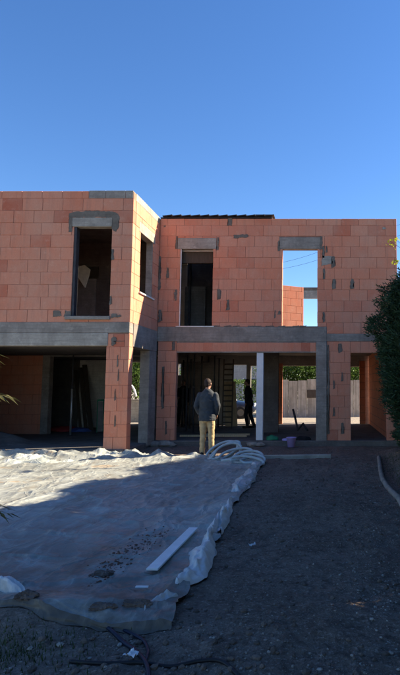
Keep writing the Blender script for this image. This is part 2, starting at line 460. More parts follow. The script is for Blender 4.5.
def wall_core(name, kind, plane, u0, u1, z0, z1, openings, t0=.008, t1=.2, parent=None):
    """mortar body of a wall, a little behind the block faces, with real openings"""
    us = sorted({u0, u1, *[min(max(o[0]-.008, u0), u1) for o in openings], *[min(max(o[1]+.008, u0), u1) for o in openings]})
    zs = sorted({z0, z1, *[min(max(o[2]-.008, z0), z1) for o in openings], *[min(max(o[3]+.008, z0), z1) for o in openings]})
    bm = bmesh.new()
    solid = lambda a, b, c, d: not any(o[0]-.01 < (a+b)/2 < o[1]+.01 and o[2]-.01 < (c+d)/2 < o[3]+.01 for o in openings)
    for i in range(len(us)-1):
        j = 0
        while j < len(zs)-1:
            if not solid(us[i], us[i+1], zs[j], zs[j+1]): j += 1; continue
            k = j
            while k+1 < len(zs)-1 and solid(us[i], us[i+1], zs[k+1], zs[k+2]): k += 1
            a, b, c, d = us[i], us[i+1], zs[j], zs[k+1]
            if kind == 'X': bx(bm, a, b, plane+t0, plane+t1, c, d)
            else: bx(bm, plane-t1, plane-t0, a, b, c, d)
            j = k+1
    bmesh.ops.remove_doubles(bm, verts=bm.verts, dist=1e-5)
    ctr = Vector(((u0+u1)/2, plane, z0)) if kind == 'X' else Vector((plane, (u0+u1)/2, z0))
    for v in bm.verts: v.co -= ctr
    o = from_bm(name, bm, M['mortar']); place(o, parent or house, ctr); return o
def smear(parent, kind, plane, pts_uz, mat='smear', thick=.006, jag=.02, seed=0):
    """irregular skin of cement on a wall, outline pts (u, z)"""
    P = []; n = len(pts_uz)
    for i in range(n):
        a, b = Vector(pts_uz[i]), Vector(pts_uz[(i+1) % n])
        m = max(2, int((b-a).length/.018))
        for k in range(m):
            p = a.lerp(b, k/m); q = (p.x*11, p.y*11, seed*2.7)
            P.append((p.x+jag*1.9*noise.noise(q)+jag*noise.noise((p.x*40, p.y*40, seed)), p.y+jag*1.9*noise.noise((q[1], q[0], seed+5.5))+jag*noise.noise((p.y*40, p.x*40, seed+9))))
    bm = bmesh.new(); c = Vector((sum(p[0] for p in P)/len(P), sum(p[1] for p in P)/len(P)))
    def mk(u, z, d): return (u-c.x, d, z-c.y) if kind == 'X' else (-d, u-c.x, z-c.y)
    f0 = [bm.verts.new(mk(u, z, 0)) for u, z in P]; f1 = [bm.verts.new(mk(u, z, -thick)) for u, z in P]
    f = bm.faces.new(f1); n = len(P)
    for i in range(n): bm.faces.new((f0[i], f0[(i+1) % n], f1[(i+1) % n], f1[i]))
    bmesh.ops.triangulate(bm, faces=[f]); bmesh.ops.recalc_face_normals(bm, faces=bm.faces)
    o = from_bm('cement_smear', bm, M[mat])
    place(o, parent, (c.x, plane-.001, c.y) if kind == 'X' else (plane+.001, c.x, c.y)); return o
def uz(x, y, Y): p = at(x, y, Y); return (p.x, p.z)
def rect_px(x0, y0, x1, y1, Y): 
    a = at(x0, (y0+y1)/2, Y).x; b = at(x1, (y0+y1)/2, Y).x
    return (a, b, at((x0+x1)/2, y1, Y).z, at((x0+x1)/2, y0, Y).z)

# ---- main front
XR = at(396.6, 225, YR).x
zT = at(250, 218.6, YR).z; zj = at(250, 225.3, YR).z
zB1 = at(200, 326.8, YR).z; zB1r = at(350, 333.7, YR).z; zB0 = at(250, 341.3, YR).z
HB = (zj - zB1r)/10
winA = rect_px(179.6, 249.0, 212.5, 326.8, YR); winB = rect_px(282.4, 249.0, 317.3, 326.8, YR)
linA = rect_px(177.6, 238.0, 216.3, 249.0, YR); linB = rect_px(279.3, 237.3, 320.8, 249.0, YR)
main_wall = wall_core('front_wall', 'X', YR, XS+.01, XR-.01, zB1r-.02, zT-.02, [winA, winB, linA, linB])
xcol0 = at(316, 390, YR).x; xcol1 = at(326.8, 390, YR).x
courses = [(zj-(i+1)*HB, zj-i*HB) for i in range(10)]; courses.insert(0, (zj, zT))
bandL = (XS, xcol1, zB0, zB1)                      # the deep concrete band, left part
brick_courses(main_wall, 'X', YR, XS+.02, XR, courses, [winA, winB, linA, linB, bandL], seed=3)
hb('corner_fill', XS-.19, XS+.022, YR+.006, YR+.2, zB0, zT-.01, M['brickfar'], main_wall)
def beam(name, x0, x1, y0, y1, z0, z1, mat='concrete', parent=None): return hb(name, x0, x1, y0, y1, z0, z1, M[mat], parent, .008)
beam('ring_beam', XS+.012, xcol1-.001, YR-.012, YR+.24, zB0, zB1)
beam('ring_beam', xcol1+.001, XR, YR-.008, YR+.24, zB0, zB1r-.002)
for (a, b, c, d) in (linA, linB): beam('lintel', a, b, YR-.006, YR+.2, c, d, 'concrete_light' if a < -3 else 'concrete', main_wall)
# sills / metal edging
hb('window_sill', winA[0]-.08, winA[1]+.06, YR-.03, YR+.18, winA[2]-.012, winA[2]+.022, M['metal'], main_wall, .003)
hb('window_sill', winB[0]-.06, winB[1]+.02, YR-.02, YR+.2, winB[2]-.012, winB[2]+.012, M['smear'], main_wall, .003)
hb('jamb_strip', winA[0]+.002, winA[0]+.03, YR+.01, YR+.06, winA[2]+.024, winA[3]-.004, M['metal'], main_wall, .002)
hb('inner_lintel', winA[0]-.2, winA[1]+.2, YR+.205, YR+.32, winA[3]-.36, winA[3]+.05, M['darkwood'], main_wall, .004)
hb('inner_lintel_edge', winA[0]+.01, winA[1]-.01, YR+.15, YR+.2, winA[3]-.03, winA[3]-.004, M['white'], main_wall, .002)
# ground floor of the main front
xp0 = XS+.04; xp1 = at(175.6, 395, YR).x
zU1 = at(250, 342.6, YR).z; zU0 = at(250, 351.6, YR).z
HP = (zB0-FZ)/8.5
pc = lambda top, n, h: [(top-(i+1)*h, top-i*h) for i in range(n)]
pier_a = hb('corner_pier', xp0+.015, xp1-.012, YR+.008, YR+.2, FZ-.02, zB0-.002, M['mortar'])
cs = [(FZ+i*HB, min(FZ+(i+1)*HB, zB0-.004)) for i in range(10) if FZ+i*HB < zB0-.08]
brick_courses(pier_a, 'X', YR, xp0, xp1, cs, [], L=.36, seed=5)
# red channel-block lintel above the wide opening
xl0 = xp1+.004; xl1 = xcol0-.004
lt = hb('block_lintel', xl0, xl1, YR+.008, YR+.2, zU0+.02, zU1+.04, M['mortar'])
u = xl0; rr = random.Random(4)
while u < xl1-.02:
    e = min(xl1, u+.25)
    o = link('brick', brick_mesh(e-u-.004, .2, zU1-zU0-.004)); place(o, lt, ((u+e)/2, YR+.1+rr.uniform(-.002, .002), (zU0+zU1)/2)); NBRICK[0] += 1
    u = e
hb('mortar_bed', xl0, xl1, YR+.0, YR+.2, zU1+.002, zB0-.002, M['concrete'], None, .003)
hb('lintel_edge', xl0, xl1, YR-.012, YR+.03, zU0-.026, zU0-.002, M['concrete_light'], None, .003)
column = hb('concrete_column', xcol0, xcol1, YR-.03, YR+.26, FZ-.15, zB0-.003, M['concrete'], None, .012)
xq1 = at(350.8, 395, YR).x; xd1 = at(386.6, 395, YR).x
pier_b = hb('brick_pier', xcol1+.016, xq1-.012, YR+.008, YR+.2, FZ-.03, zB0-.003, M['mortar'])
cs = [(FZ-.02+i*(HB*1.0), min(FZ-.02+(i+1)*HB, zB0-.004)) for i in range(10) if FZ+i*HB < zB0-.08]
brick_courses(pier_b, 'X', YR, xcol1+.003, xq1, cs, [], L=.40, seed=8)
dl = hb('door_lintel', xq1+.0, XR-.01, YR+.008, YR+.2, at(370, 353, YR).z, zB0-.003, M['mortar'])
brick_courses(dl, 'X', YR, xq1+.002, XR, [(at(370, 353, YR).z, zB0-.004)], [], seed=9)
pier_c = hb('end_pier', xd1+.015, XR-.012, YR+.008, YR+.2, FZ-.03, at(370, 353, YR).z-.004, M['mortar'])
cs = [(FZ-.02+i*HB, min(FZ-.02+(i+1)*HB, at(370, 353, YR).z-.003)) for i in range(9) if FZ+i*HB < at(370, 353, YR).z-.08]
brick_courses(pier_c, 'X', YR, xd1, XR, cs, [], seed=10)
# white post in the wide opening
wp0, wp1 = at(256.3, 395, YR).x, at(263.0, 395, YR).x
hb('white_post', wp0, wp1, YR+.01, YR+.19, FZ+.004, zU0-.03, M['white'], None, .006)

# ---- wing front
zTl = at(66, 191.0, YL).z; zjl = at(66, 198.3, YL).z; zBl = at(66, 322.2, YL).z
zBl0 = at(66, 345.8, YL).z; zPl = at(115, 332.8, YL).z
HL = (zjl-zBl)/10
XW0 = at(-170, 300, YL).x; XW1 = XS-.0
winC = rect_px(72.4, 226.6, 110.6, 316.0, YL); linC = rect_px(72.0, 217.5, 112.3, 226.6, YL)
wing_wall = wall_core('wing_wall', 'X', YL, XW0, XW1-.01, zBl+.004, zTl-.02, [winC, linC])
blkx = at(88.9, 195, YL).x
courses = [(zjl-(i+1)*HL, zjl-i*HL) for i in range(10)]
brick_courses(wing_wall, 'X', YL, XW0, XW1-.001, courses, [winC, linC], seed=12, joined=lambda u: u < at(0, 260, YL).x)
brick_courses(wing_wall, 'X', YL, XW0, blkx, [(zjl, zTl)], [], seed=13, joined=lambda u: u < at(0, 195, YL).x)
bxs = [88.9, 105.8, 125.6, 133.4]
for a, b in zip(bxs[:-1], bxs[1:]):
    hb('concrete_block', at(a, 195, YL).x+.004, at(b, 195, YL).x-.004, YL-.002, YL+.2, zjl+.004, zTl+.012, M['concrete'], wing_wall, .006)
beam('lintel', linC[0], linC[1], YL-.006, YL+.2, linC[2], linC[3], 'concrete_light', wing_wall)
beam('window_sill', winC[0]-.12, winC[1]+.03, YL-.07, YL+.2, winC[2]-.09, winC[2]-.005, 'concrete', wing_wall)
hb('jamb_strip', winC[0]+.002, winC[0]+.06, YL+.02, YL+.19, winC[2]+.0, winC[3]-.004, M['darkmetal'], wing_wall, .002)
xg = at(104.6, 395, YL).x; xgp = at(108, 340, YL).x
beam('wing_beam', XW0, XS-.004, YL-.012, YL+.25, zPl, zBl)
hb('garage_shade_wall', XW0, at(-22, 395, YL).x, YL-.01, YL+.25, FZ, zBl0-.003, M['brickfar'])  # unseen wall, added left of view to darken the garage
beam('garage_beam', XW0, xgp, YL-.018, YL+.25, zBl0, zPl-.003, 'concrete_light')
pillar = hb('brick_pillar', xg+.015, XS-.012, YL+.008, YL+.27, FZ-.03, zPl-.003, M['mortar'])
cs = [(FZ-.03+i*HL, min(FZ-.03+(i+1)*HL, zPl-.003)) for i in range(11) if FZ+i*HL < zPl-.08]
brick_courses(pillar, 'X', YL, xg, XS, cs, [], L=.27, depth=.28, seed=15)

# ---- wing side wall (faces right)
zs1 = at(142, 232.6, 14.16).z; zs0 = 4.04
winS = (14.14, 15.22, zs0, zs1); linS = (14.02, 15.34, zs1, zs1+.27)
side_wall = wall_core('side_wall', 'Y', XS, YL+.19, YR, zBl+.004, zTl-.02, [winS, linS])
courses = [(zjl-(i+1)*HL, zjl-i*HL) for i in range(10)]
brick_courses(side_wall, 'Y', XS, YL+.206, YR-.0, courses, [winS, linS], seed=17)
hb('concrete_block', XS-.2, XS-.003, YL+.21, YL+1.1, zjl+.004, zTl+.006, M['concrete_light'], side_wall, .006)
hb('concrete_block', XS-.2, XS-.003, YL+1.108, YR, zjl+.004, zTl+.006, M['concrete_light'], side_wall, .006)
hb('lintel', XS-.2, XS+.004, linS[0], linS[1], linS[2], linS[3], M['concrete_light'], side_wall)
hb('window_sill', XS-.2, XS+.05, winS[0]-.05, winS[1]+.05, winS[2]-.035, winS[2]+.003, M['white'], side_wall)
hb('window_reveal', XS-.19, XS-.02, winS[1]-.035, winS[1]-.003, winS[2]+.006, winS[3]-.004, M['concrete'], side_wall)
hb('side_beam', XS-.25, XS+.01, YL+.252, YR-.013, zBl0, zBl, M['concrete'])
hb('concrete_column', XS-.25, XS+.008, 15.12, YR-.004, FZ-.1, zBl0-.003, M['concrete'], None, .01)

# ---- slabs, roofs, inner walls
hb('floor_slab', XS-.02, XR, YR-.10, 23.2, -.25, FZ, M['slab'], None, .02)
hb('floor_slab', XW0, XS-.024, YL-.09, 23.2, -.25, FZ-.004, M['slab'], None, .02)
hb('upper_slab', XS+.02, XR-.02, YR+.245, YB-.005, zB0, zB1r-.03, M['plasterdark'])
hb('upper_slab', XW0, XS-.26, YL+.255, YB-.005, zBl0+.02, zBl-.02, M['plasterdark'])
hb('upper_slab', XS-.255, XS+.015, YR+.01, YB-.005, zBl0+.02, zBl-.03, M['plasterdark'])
hb('wing_shade_wall', XW0, XW0+.2, YL+.21, 20.0, zBl, zjl-.26, M['brickfar'])  # added out of view, keeps light from entering the upper room
hb('wing_shade_roof', XW0, XS-.21, YL+.21, 20.0, zjl-.25, zjl+.05, M['plasterdark'])  # unseen roof added to keep the wing rooms dark
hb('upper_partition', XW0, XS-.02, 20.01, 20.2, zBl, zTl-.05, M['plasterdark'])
# wing upper room: back partition with a black doorway and a foam scrap coloured as if sunlit
YP = 16.9
d0, d1 = at(75, 275, YP).x, at(98.5, 275, YP).x; dz0, dz1 = at(85, 312, YP).z-.4, at(85, 266, YP).z
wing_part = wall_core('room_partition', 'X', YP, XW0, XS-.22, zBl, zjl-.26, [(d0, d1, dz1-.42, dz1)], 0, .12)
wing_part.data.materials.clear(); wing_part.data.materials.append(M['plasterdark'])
hb('plaster_panel', d0+.05, d1-.05, YP-.03, YP-.002, zBl+.01, dz1-.4, M['plaster'], wing_part)
# main roof over the left bay
xro = at(274, 216, YR).x
roof = hb('roof', XS+.02, xro-.05, YR-.01, 19.2, zT+.006, zT+.04, M['tile'])
n = 12; tw = (xro-XS-.1)/n
for i in range(n):
    bm = bmesh.new(); z = 0
    a = tw*1.06
    bx(bm, -a/2, a/2, -.22, .22, -.012, .012, .004)
    for v in bm.verts: v.co.z += .035*(v.co.x/a) + (.012 if abs(v.co.x) > a*.4 else 0)
    o = from_bm('roof_tile', bm, M['tile'])
    place(o, roof, (XS+.1+tw*(i+.5), YR+.12, zT+.062 + .003*i/n + rr.uniform(-.004, .004)), (R(3), 0, rr.uniform(-.02, .02)))
hb('ridge_batten', xro-.6, xro-.02, YR+.02, YR+.14, zT+.095, zT+.13, M['tile'], roof)
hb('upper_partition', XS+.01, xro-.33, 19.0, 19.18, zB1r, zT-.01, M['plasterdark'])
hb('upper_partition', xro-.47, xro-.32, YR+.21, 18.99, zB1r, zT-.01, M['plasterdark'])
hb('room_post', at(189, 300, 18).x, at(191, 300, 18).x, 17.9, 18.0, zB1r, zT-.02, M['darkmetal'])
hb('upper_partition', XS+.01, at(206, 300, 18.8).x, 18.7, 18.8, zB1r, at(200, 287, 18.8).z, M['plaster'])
# rear upstairs wall seen through the right window, turned towards the sun side
th = R(29); pr = at(303.5, 300, 23.0)
rz1 = at(300, 287.2, 23).z
bm = bmesh.new(); bx(bm, -2.6, 0, 0, .2, zB1r-pr.z, rz1-pr.z, .006)
rear = from_bm('rear_wall', bm, M['mortar']); place(rear, house, (pr.x, pr.y+.016, pr.z), (0, 0, th))
k = 0; zc = zB1r; rb_ = bmesh.new()
while zc < rz1-.05:
    zt = min(zc+.305, rz1)
    u = -2.6 - (k % 2)*.25
    while u < -.01:
        a, b = max(u, -2.6), min(u+.5, 0)
        if b-a > .05:
            bx(rb_, a+.004, b-.004, -.015, .185, zc+.004-pr.z, zt-.004-pr.z, .006)
        u += .5
    zc += .305; k += 1
o = from_bm('brick_courses', rb_, M['brick']); o.parent = rear; o['kind'] = 'stuff'
YQ = 26.5
rq = lambda x, y: at(x, y, YQ)
beam('rear_lintel', rq(267, 294).x, rq(345, 294).x, YQ, YQ+.2, rq(310, 298.2).z, rq(310, 290.3).z, 'concrete_light')
hb('rear_coping', rq(267, 294).x, rq(345, 294).x, YQ-.01, YQ+.2, rq(310, 290.2).z, rq(310, 287.4).z, M['smear'])
hb('rear_jamb', rq(335, 294).x, rq(345, 294).x, YQ, YQ+.2, 0, rq(310, 298.3).z, M['brickfar'])
hb('rear_jamb', rq(267, 294).x, rq(276, 294).x, YQ+.01, YQ+.2, 0, rq(310, 298.3).z, M['brickfar'])
hb('rear_sill', -3, XR-.02, 23.01, 23.2, zB1r-.2, zB1r+.05, M['plasterdark'])
# ground floor back wall with openings
def op(x0, y0, x1, y1): return rect_px(x0, y0, x1, y1, YB)
ops = []
a = op(128, 357, 147, 424); ops.append((a[0], a[1], FZ-.05, a[3]))
for q in ((178, 364, 180.8, 375), (232.5, 365, 246, 424), (250.5, 366, 257, 424), (281.5, 366, 319, 424), (350, 367, 360, 424)):
    r_ = op(*q); ops.append((r_[0], r_[1], r_[2] if q[3] < 400 else FZ-.05, r_[3]))
back = wall_core('back_wall', 'X', YB, XW0, XR, FZ-.02, zB0+.1, ops, 0, .2)
back.data.materials.clear(); back.data.materials.append(M['plasterpale'])
hb('brick_jamb', at(278.6, 395, YB).x, at(282.6, 395, YB).x, YB-.09, YB-.004, FZ+.004, at(280, 366, YB).z+.1, M['brickfar'], back)
hb('brick_jamb', at(359.5, 395, YB).x, at(365, 395, YB).x, YB-.09, YB-.004, FZ+.004, at(280, 366, YB).z+.2, M['brickfar'], back)
hb('outer_wall', XR-.26, XR-.004, YR+.21, YB-.1, FZ-.01, zB0-.004, M['brickfar'])
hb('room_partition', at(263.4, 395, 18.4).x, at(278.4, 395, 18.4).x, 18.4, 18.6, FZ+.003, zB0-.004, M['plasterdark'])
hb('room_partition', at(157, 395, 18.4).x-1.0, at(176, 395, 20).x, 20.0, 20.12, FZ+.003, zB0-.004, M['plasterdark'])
# garage: brick partition, post, lintel and the paler room behind
YG = 17.8
gp = hb('garage_partition', XW0, at(41.5, 400, YG).x, YG+.016, YG+.2, FZ+.003, zBl0+.015, M['mortar'])
cs = [(FZ+.003+i*HL, min(FZ+.003+(i+1)*HL, zBl0+.01)) for i in range(9) if FZ+i*HL < zBl0-.08]
gx0 = XW0+.21
brick_courses(gp, 'X', YG, gx0, at(41.5, 400, YG).x, cs, [], seed=21, joined=lambda u: True)
hb('concrete_column', at(41.8, 400, YG).x, at(49, 400, YG).x, YG-.05, YG+.2, FZ+.003, zBl0+.015, M['concrete'])
hb('garage_lintel', at(49.3, 400, YG).x, XS-.3, YG, YG+.2, at(70, 356.5, YG).z, zBl0+.015, M['concrete'])
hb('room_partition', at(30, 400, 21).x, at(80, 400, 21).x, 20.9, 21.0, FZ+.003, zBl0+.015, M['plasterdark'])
hb('room_partition', at(80.2, 400, 21).x, at(113, 400, 21).x, 20.85, 21.0, FZ+.003, zBl0+.015, M['plasterbright'])  # plaster whitened in its colour to make up for the dark room
hb('left_outer_wall', XW0, XW0+.2, YL+.3, YB-.01, FZ+.003, zBl0+.01, M['brickfar'])
print('bricks', NBRICK[0])

# cement smears, right facade
def sm(parent, Y, x, y, w_, h, seed=0, mat='smear'):
    a, b, c, d = rect_px(x-w_/2, y-h/2, x+w_/2, y+h/2, Y)
    smear(parent, 'X', Y, [(a, c), (b, c+.02), (b-.01, d), (a+.012, d-.01)], mat, .0085, min(.018, .2*min(b-a, d-c)), seed)
for i, (x, y, w_, h) in enumerate([(159.6, 273, 2.6, 34), (167.6, 273, 2.6, 11), (175.6, 295, 3, 12), (160.2, 316, 3.6, 12), (219, 294.5, 3.6, 11), (228, 305.5, 3, 10.5),
        (323.5, 252, 2.4, 12), (333.2, 262.3, 3.6, 11), (324.2, 274, 2.2, 11), (334, 284, 4, 10), (352, 284, 3.4, 10), (323.8, 317, 2.2, 11), (326.5, 249.5, 1.6, 7),
        (230, 222, 4.5, 8), (241, 236.3, 15, 3.2), (275, 314, 1.4, 9), (279, 313, 2.4, 4), (176.5, 243, 2, 13), (217.6, 244, 2, 13), (321.2, 243, 2.4, 14), (278.9, 246, 2.4, 12), (165, 226, 2.2, 2.2)]):
    sm(main_wall, YR, x, y, w_, h, i)
sm(main_wall, YR, 327, 260.5, 11, 9, 91, 'concrete_light'); sm(main_wall, YR, 384.5, 228.3, 3, 3, 92, 'concrete_light')
for i in range(9):
    x = 216 + i*11 + rr.uniform(-3, 3); sm(main_wall, YR-.001, x, 326.3, rr.uniform(6, 11), 1.6, 40+i)
for i, (x, y, w_, h) in enumerate([(162.8, 388, 2.6, 42), (173.5, 346, 3, 9), (166, 428, 2, 14)]): sm(pier_a, YR-.003, x, y, w_, h, 60+i)
for i, (x, y, w_, h) in enumerate([(340, 348, 4, 9), (342, 377, 1.8, 9), (334, 385, 1.8, 9), (334, 412, 2, 9), (342.5, 428, 2.6, 12), (328, 390, 2.4, 90)]): sm(pier_b, YR-.003, x, y, w_, h, 70+i)
# wing
for i, (x, y, w_, h) in enumerate([(112.6, 255, 3, 11), (57.3, 313.8, 8, 7), (114.5, 315.5, 7, 5), (118.5, 316.5, 4, 3.4), (67.5, 314, 6, 7), (110.8, 300, 2, 9)]):
    sm(wing_wall, YL-.002, x, y, w_, h, 80+i)
for q, pts_ in enumerate((((69, 217.4), (69.5, 213), (76, 211.5), (94, 211), (113, 211.5), (118.5, 213.5), (119.5, 217.4)), ((68.5, 232), (69, 217), (72.2, 217), (72.0, 232)), ((112.2, 229), (112.2, 217), (119.5, 217), (118.5, 229), (116, 232)))):
    smear(wing_wall, 'X', YL-.002-.001*q, [uz(x, y, YL) for x, y in pts_], 'smear', .004+.001*q, .012, 5+q)
for i, (x, y, w_, h) in enumerate([(113.8, 341.5, 4.5, 9), (119, 341.5, 12, 1.2), (117.5, 361, 1.5, 12), (115, 395, 1.4, 12), (118.3, 375, 1.2, 12), (115, 421, 1.5, 12)]): sm(pillar, YL-.003, x, y, w_, h, 100+i)
# rough footing lumps along the front
def rock_mesh(r, seed, sub=2, sq=(1, 1, .6), rough=0):
    bm = bmesh.new(); bmesh.ops.create_icosphere(bm, subdivisions=sub, radius=1)
    for v in bm.verts:
        n = 1+.35*noise.noise(v.co*1.4+Vector((seed*3.1, seed, 0)))+.15*noise.noise(v.co*3.5+Vector((seed, 2, 1)))
        if rough: n += rough*(abs(noise.noise(v.co*4+Vector((1, seed, 4))))*1.2-.2+.5*noise.noise(v.co*11+Vector((seed, 0, 2))))
        v.co = Vector((v.co.x*sq[0], v.co.y*sq[1], v.co.z*sq[2]))*r*n
    return bm
for i, (x, y, r_) in enumerate([(160, 443, .16), (166, 444, .2), (173, 443.5, .13), (257, 441, .12), (263, 442, .1)]):
    p = gnd(x, y+2, 0); p.y = min(p.y, 15.5)
    o = from_bm('footing_lump', rock_mesh(r_, i+3, 2, (1.3, .7, .6)), M['concrete']); place(o, house, (p.x, YR-.2, .06))

# ------------------------------------------------------------------ plastic sheet
TX0, TX1, TY0, TY1 = -9.2, -1.22, 3.93, 13.05
def tarp_pt(s, t):
    """s 0..1 left to right, t 0..1 front to back"""
    y = TY0+(TY1-TY0)*t
    x = TX0+(TX1-TX0)*s
    # wavy edges
    er = sstep(.9, 1, s); x += er*(.10*noise.noise((y*.9, 3, 1))+.07*noise.noise((y*2.7, 1, 5))-.10*sstep(.5, 1, t) + .16*sstep(.35, .0, t))
    ef = sstep(.07, 0, t); y += ef*(.20*noise.noise((x*1.1, 9, 2))+.10*noise.noise((x*3.1, 4, 2)) + .35*sstep(-1.7, -2.6, x))
    eb = sstep(.92, 1, t); y += eb*(.16*noise.noise((x*.9, 2, 8)) - .75*sstep(-3.0, -1.4, x))
    h = gz(x, y)+.018
    # wrinkles: long pulls, crossing creases and fine crumple
    wx = x+.25*noise.noise((x*.7, y*.7, 3)); wy = y+.35*noise.noise((x*.6, y*.6, 8))
    wv = .5+.5*noise.noise((x*.35, y*.35, 4))
    def cr(u, v, k, p=.35): return max(0, 1-abs(noise.noise((u, v, k)))/p)
    h += .030*cr(wx*1.5, wy*.22, 11, .10)*wv + .022*cr(wx*.35, wy*1.3, 17, .09)*(1.25-wv)
    h += .014*cr(wx*2.9+wy*.5, wy*.6, 21, .08)*(.4+wv) + .009*cr(wx*1.3-wy*.7, wy*2.0, 25, .09)
    h += .004*cr(wx*4.2, wy*1.7, 29, .15)
    h += .04*(.5+.5*noise.noise((x*.5, y*.4, 31)))
    # heap of crumpled sheet along the far edge
    hp = sstep(.90, .97, t)*sstep(1.0, .985, t)*sstep(-1.8, -3.6, x)
    h += hp*(.02+.05*abs(noise.noise((x*1.1, y*1.6, 6)))+.10*cr(wx*1.3+wy, wy*2.2, 8, .35)+.07*cr(wx*1.9-wy*1.6, wy*2.3, 9, .3)+.012*cr(wx*4, wy*5, 13, .35))
    # front hem bulges over the mound
    fb = sstep(.06, .02, t)*sstep(0, .012, t)
    h += fb*(.02+.08*max(0, noise.noise((x*1.6, 3, 12))))
    # right hem lifts
    rb = sstep(.955, .985, s)*sstep(1.0, .992, s)
    h += rb*(.01+.07*abs(noise.noise((y*1.4, 5, 3))))
    return Vector((x, y, max(h, gz(x, y)+.008)))
NS, NTt = 250, 400
ss = [i/NS for i in range(NS+1)]; ss = [1-(1-s)**1.25 for s in ss]
tt = [(j/NTt)**1.35 for j in range(NTt+1)]
tv = [tarp_pt(s, t) for t in tt for s in ss]
tf = [(j*(NS+1)+i, j*(NS+1)+i+1, (j+1)*(NS+1)+i+1, (j+1)*(NS+1)+i) for j in range(NTt) for i in range(NS)]
tarp = from_py('plastic_sheet', tv, tf, M['tarp'], smooth=True)
prop(tarp, 'large wrinkled grey polythene sheet spread over the ground before the house', 'plastic sheet')
def tarp_z(x, y):
    h = gz(x, y)+.05
    return h
def flap(pts, width, height, seed, mat, nu=60, nv=22):
    """a turned-back, creased fold of sheet along a ground line"""
    line = catmull(pts, 12); L = len(line); vs, fs = [], []
    tot = sum((line[k+1]-line[k]).length for k in range(L-1))
    def cr(u, v, k, p=.3): return max(0, 1-abs(noise.noise((u, v, k)))/p)
    for i in range(nu+1):
        f = i/nu*(L-1); k = min(int(f), L-2); p = line[k].lerp(line[k+1], f-k); d = (line[k+1]-line[k]).normalized()
        nrm = Vector((d.y, -d.x, 0)); q0 = i/nu*tot
        taper = .15+.85*min(1, math.sin(math.pi*min(1, max(0, (i/nu)*.96+.02)))*1.35)
        ww = width*taper*(1+.7*noise.noise((q0*2.1, seed*3.3, 0))); pk = .42+.30*noise.noise((q0*2.7, seed*1.7, 5))
        hh = height*taper*(.75+.9*noise.noise((q0*2.4, seed*2.9, 9)))
        for j in range(nv+1):
            v = j/nv; tri = v/pk if v < pk else (1-v)/(1-pk)
            off = ww*(v-.3)+.03*noise.noise((q0*4, v*2, seed))
            z = max(0, hh)*(tri**.75)*(1+.25*noise.noise((q0*5, v*3, seed+3))) + .035*cr(q0*3.5+v*1.2, v*1.4, seed, .25)*tri + .018*cr(q0*8-v, v*2.5+q0, seed+4, .3)*min(1, tri*2)
            q = p+nrm*off + d*.06*noise.noise((q0*3, v*2.2, seed+9))
            vs.append((q.x, q.y, gz(q.x, q.y)+.02+z))
    for i in range(nu):
        for j in range(nv):
            a = i*(nv+1)+j; fs.append((a, a+1, a+nv+2, a+nv+1))
    return from_py('folded_flap', vs, fs, M[mat], tarp, smooth=True)
def G(*pp): return [gnd(x, y, 0) for x, y in pp]
flap(G((258, 466), (252, 476), (244, 488), (236, 497)), .30, .10, 1, 'tarpfold')
flap(G((233, 502), (229, 512), (224, 524), (220, 534)), .20, .11, 2, 'tarpfold')
flap(G((222, 516), (214, 534), (209, 548), (206, 560)), .14, .10, 3, 'tarpfold')
flap(G((212, 545), (206, 562), (198, 578), (180, 590)), .21, .12, 4, 'tarpfold')
flap(G((178, 601), (166, 605), (154, 613), (147, 622)), .13, .06, 5, 'tarpfold')
# front hem hanging down over the muddy ground
vs, fs = [], []; nh, nr = 160, 8
for i in range(nh+1):
    s_ = .775+(1.0-.775)*i/nh; p = tarp_pt(s_, 0.0)
    for j in range(nr+1):
        v = j/nr; dy = -v*(.055+.05*noise.noise((p.x*3, 1, 4)))-.03*noise.noise((p.x*7, v*2, 6))*v
        z0 = gz(p.x, p.y+dy)+.006; z = z0+(p.z+.003-z0)*(1-v)**1.6 + .018*max(0, noise.noise((p.x*9, v*2, 3)))*math.sin(math.pi*v)
        vs.append((p.x+.03*noise.noise((p.x*6, v, 8))*v, p.y+dy, z))
fs = [(i*(nr+1)+j, i*(nr+1)+j+1, (i+1)*(nr+1)+j+1, (i+1)*(nr+1)+j) for i in range(nh) for j in range(nr)]
from_py('front_hem', vs, fs, M['tarptan'], tarp, smooth=True)
flap(G((22, 606), (10, 600), (0, 597), (-14, 596)), .14, .10, 8, 'tarpfold')
flap([(-8.6, 12.75, 0), (-7.6, 12.65, 0), (-6.7, 12.5, 0), (-5.9, 12.45, 0)], .5, .13, 9, 'tarpgreen')
flap([(-6.5, 12.75, 0), (-5.6, 12.7, 0), (-4.9, 12.78, 0), (-4.1, 12.7, 0)], .45, .11, 10, 'tarpgreen')
flap([(-8.4, 12.2, 0), (-7.4, 12.05, 0), (-6.2, 12.0, 0), (-5.3, 12.15, 0)], .35, .09, 11, 'tarpgreen')

# ------------------------------------------------------------------ things lying about
def zt(x, y):    # top of sheet at x, y
    t = (y-TY0)/(TY1-TY0); s = (x-TX0)/(TX1-TX0)
    return tarp_pt(s, t).z
a, b = gnd(152, 573, .05), gnd(193.5, 531, .05)
d = (b-a); L = d.length; bm = bmesh.new(); bx(bm, -.05, .05, -L/2, L/2, -.01, .01, .003)
o = from_bm('white_board', bm, M['white']); m = (a+b)/2
o.location = (m.x, m.y, max(zt(m.x, m.y), zt(a.x, a.y), zt(b.x, b.y))+.022)
o.rotation_euler = (math.atan2(zt(b.x, b.y)-zt(a.x, a.y), L)*.6, 0, math.atan2(d.y, d.x)-math.pi/2)
prop(o, 'narrow white board lying on the grey plastic sheet', 'board')
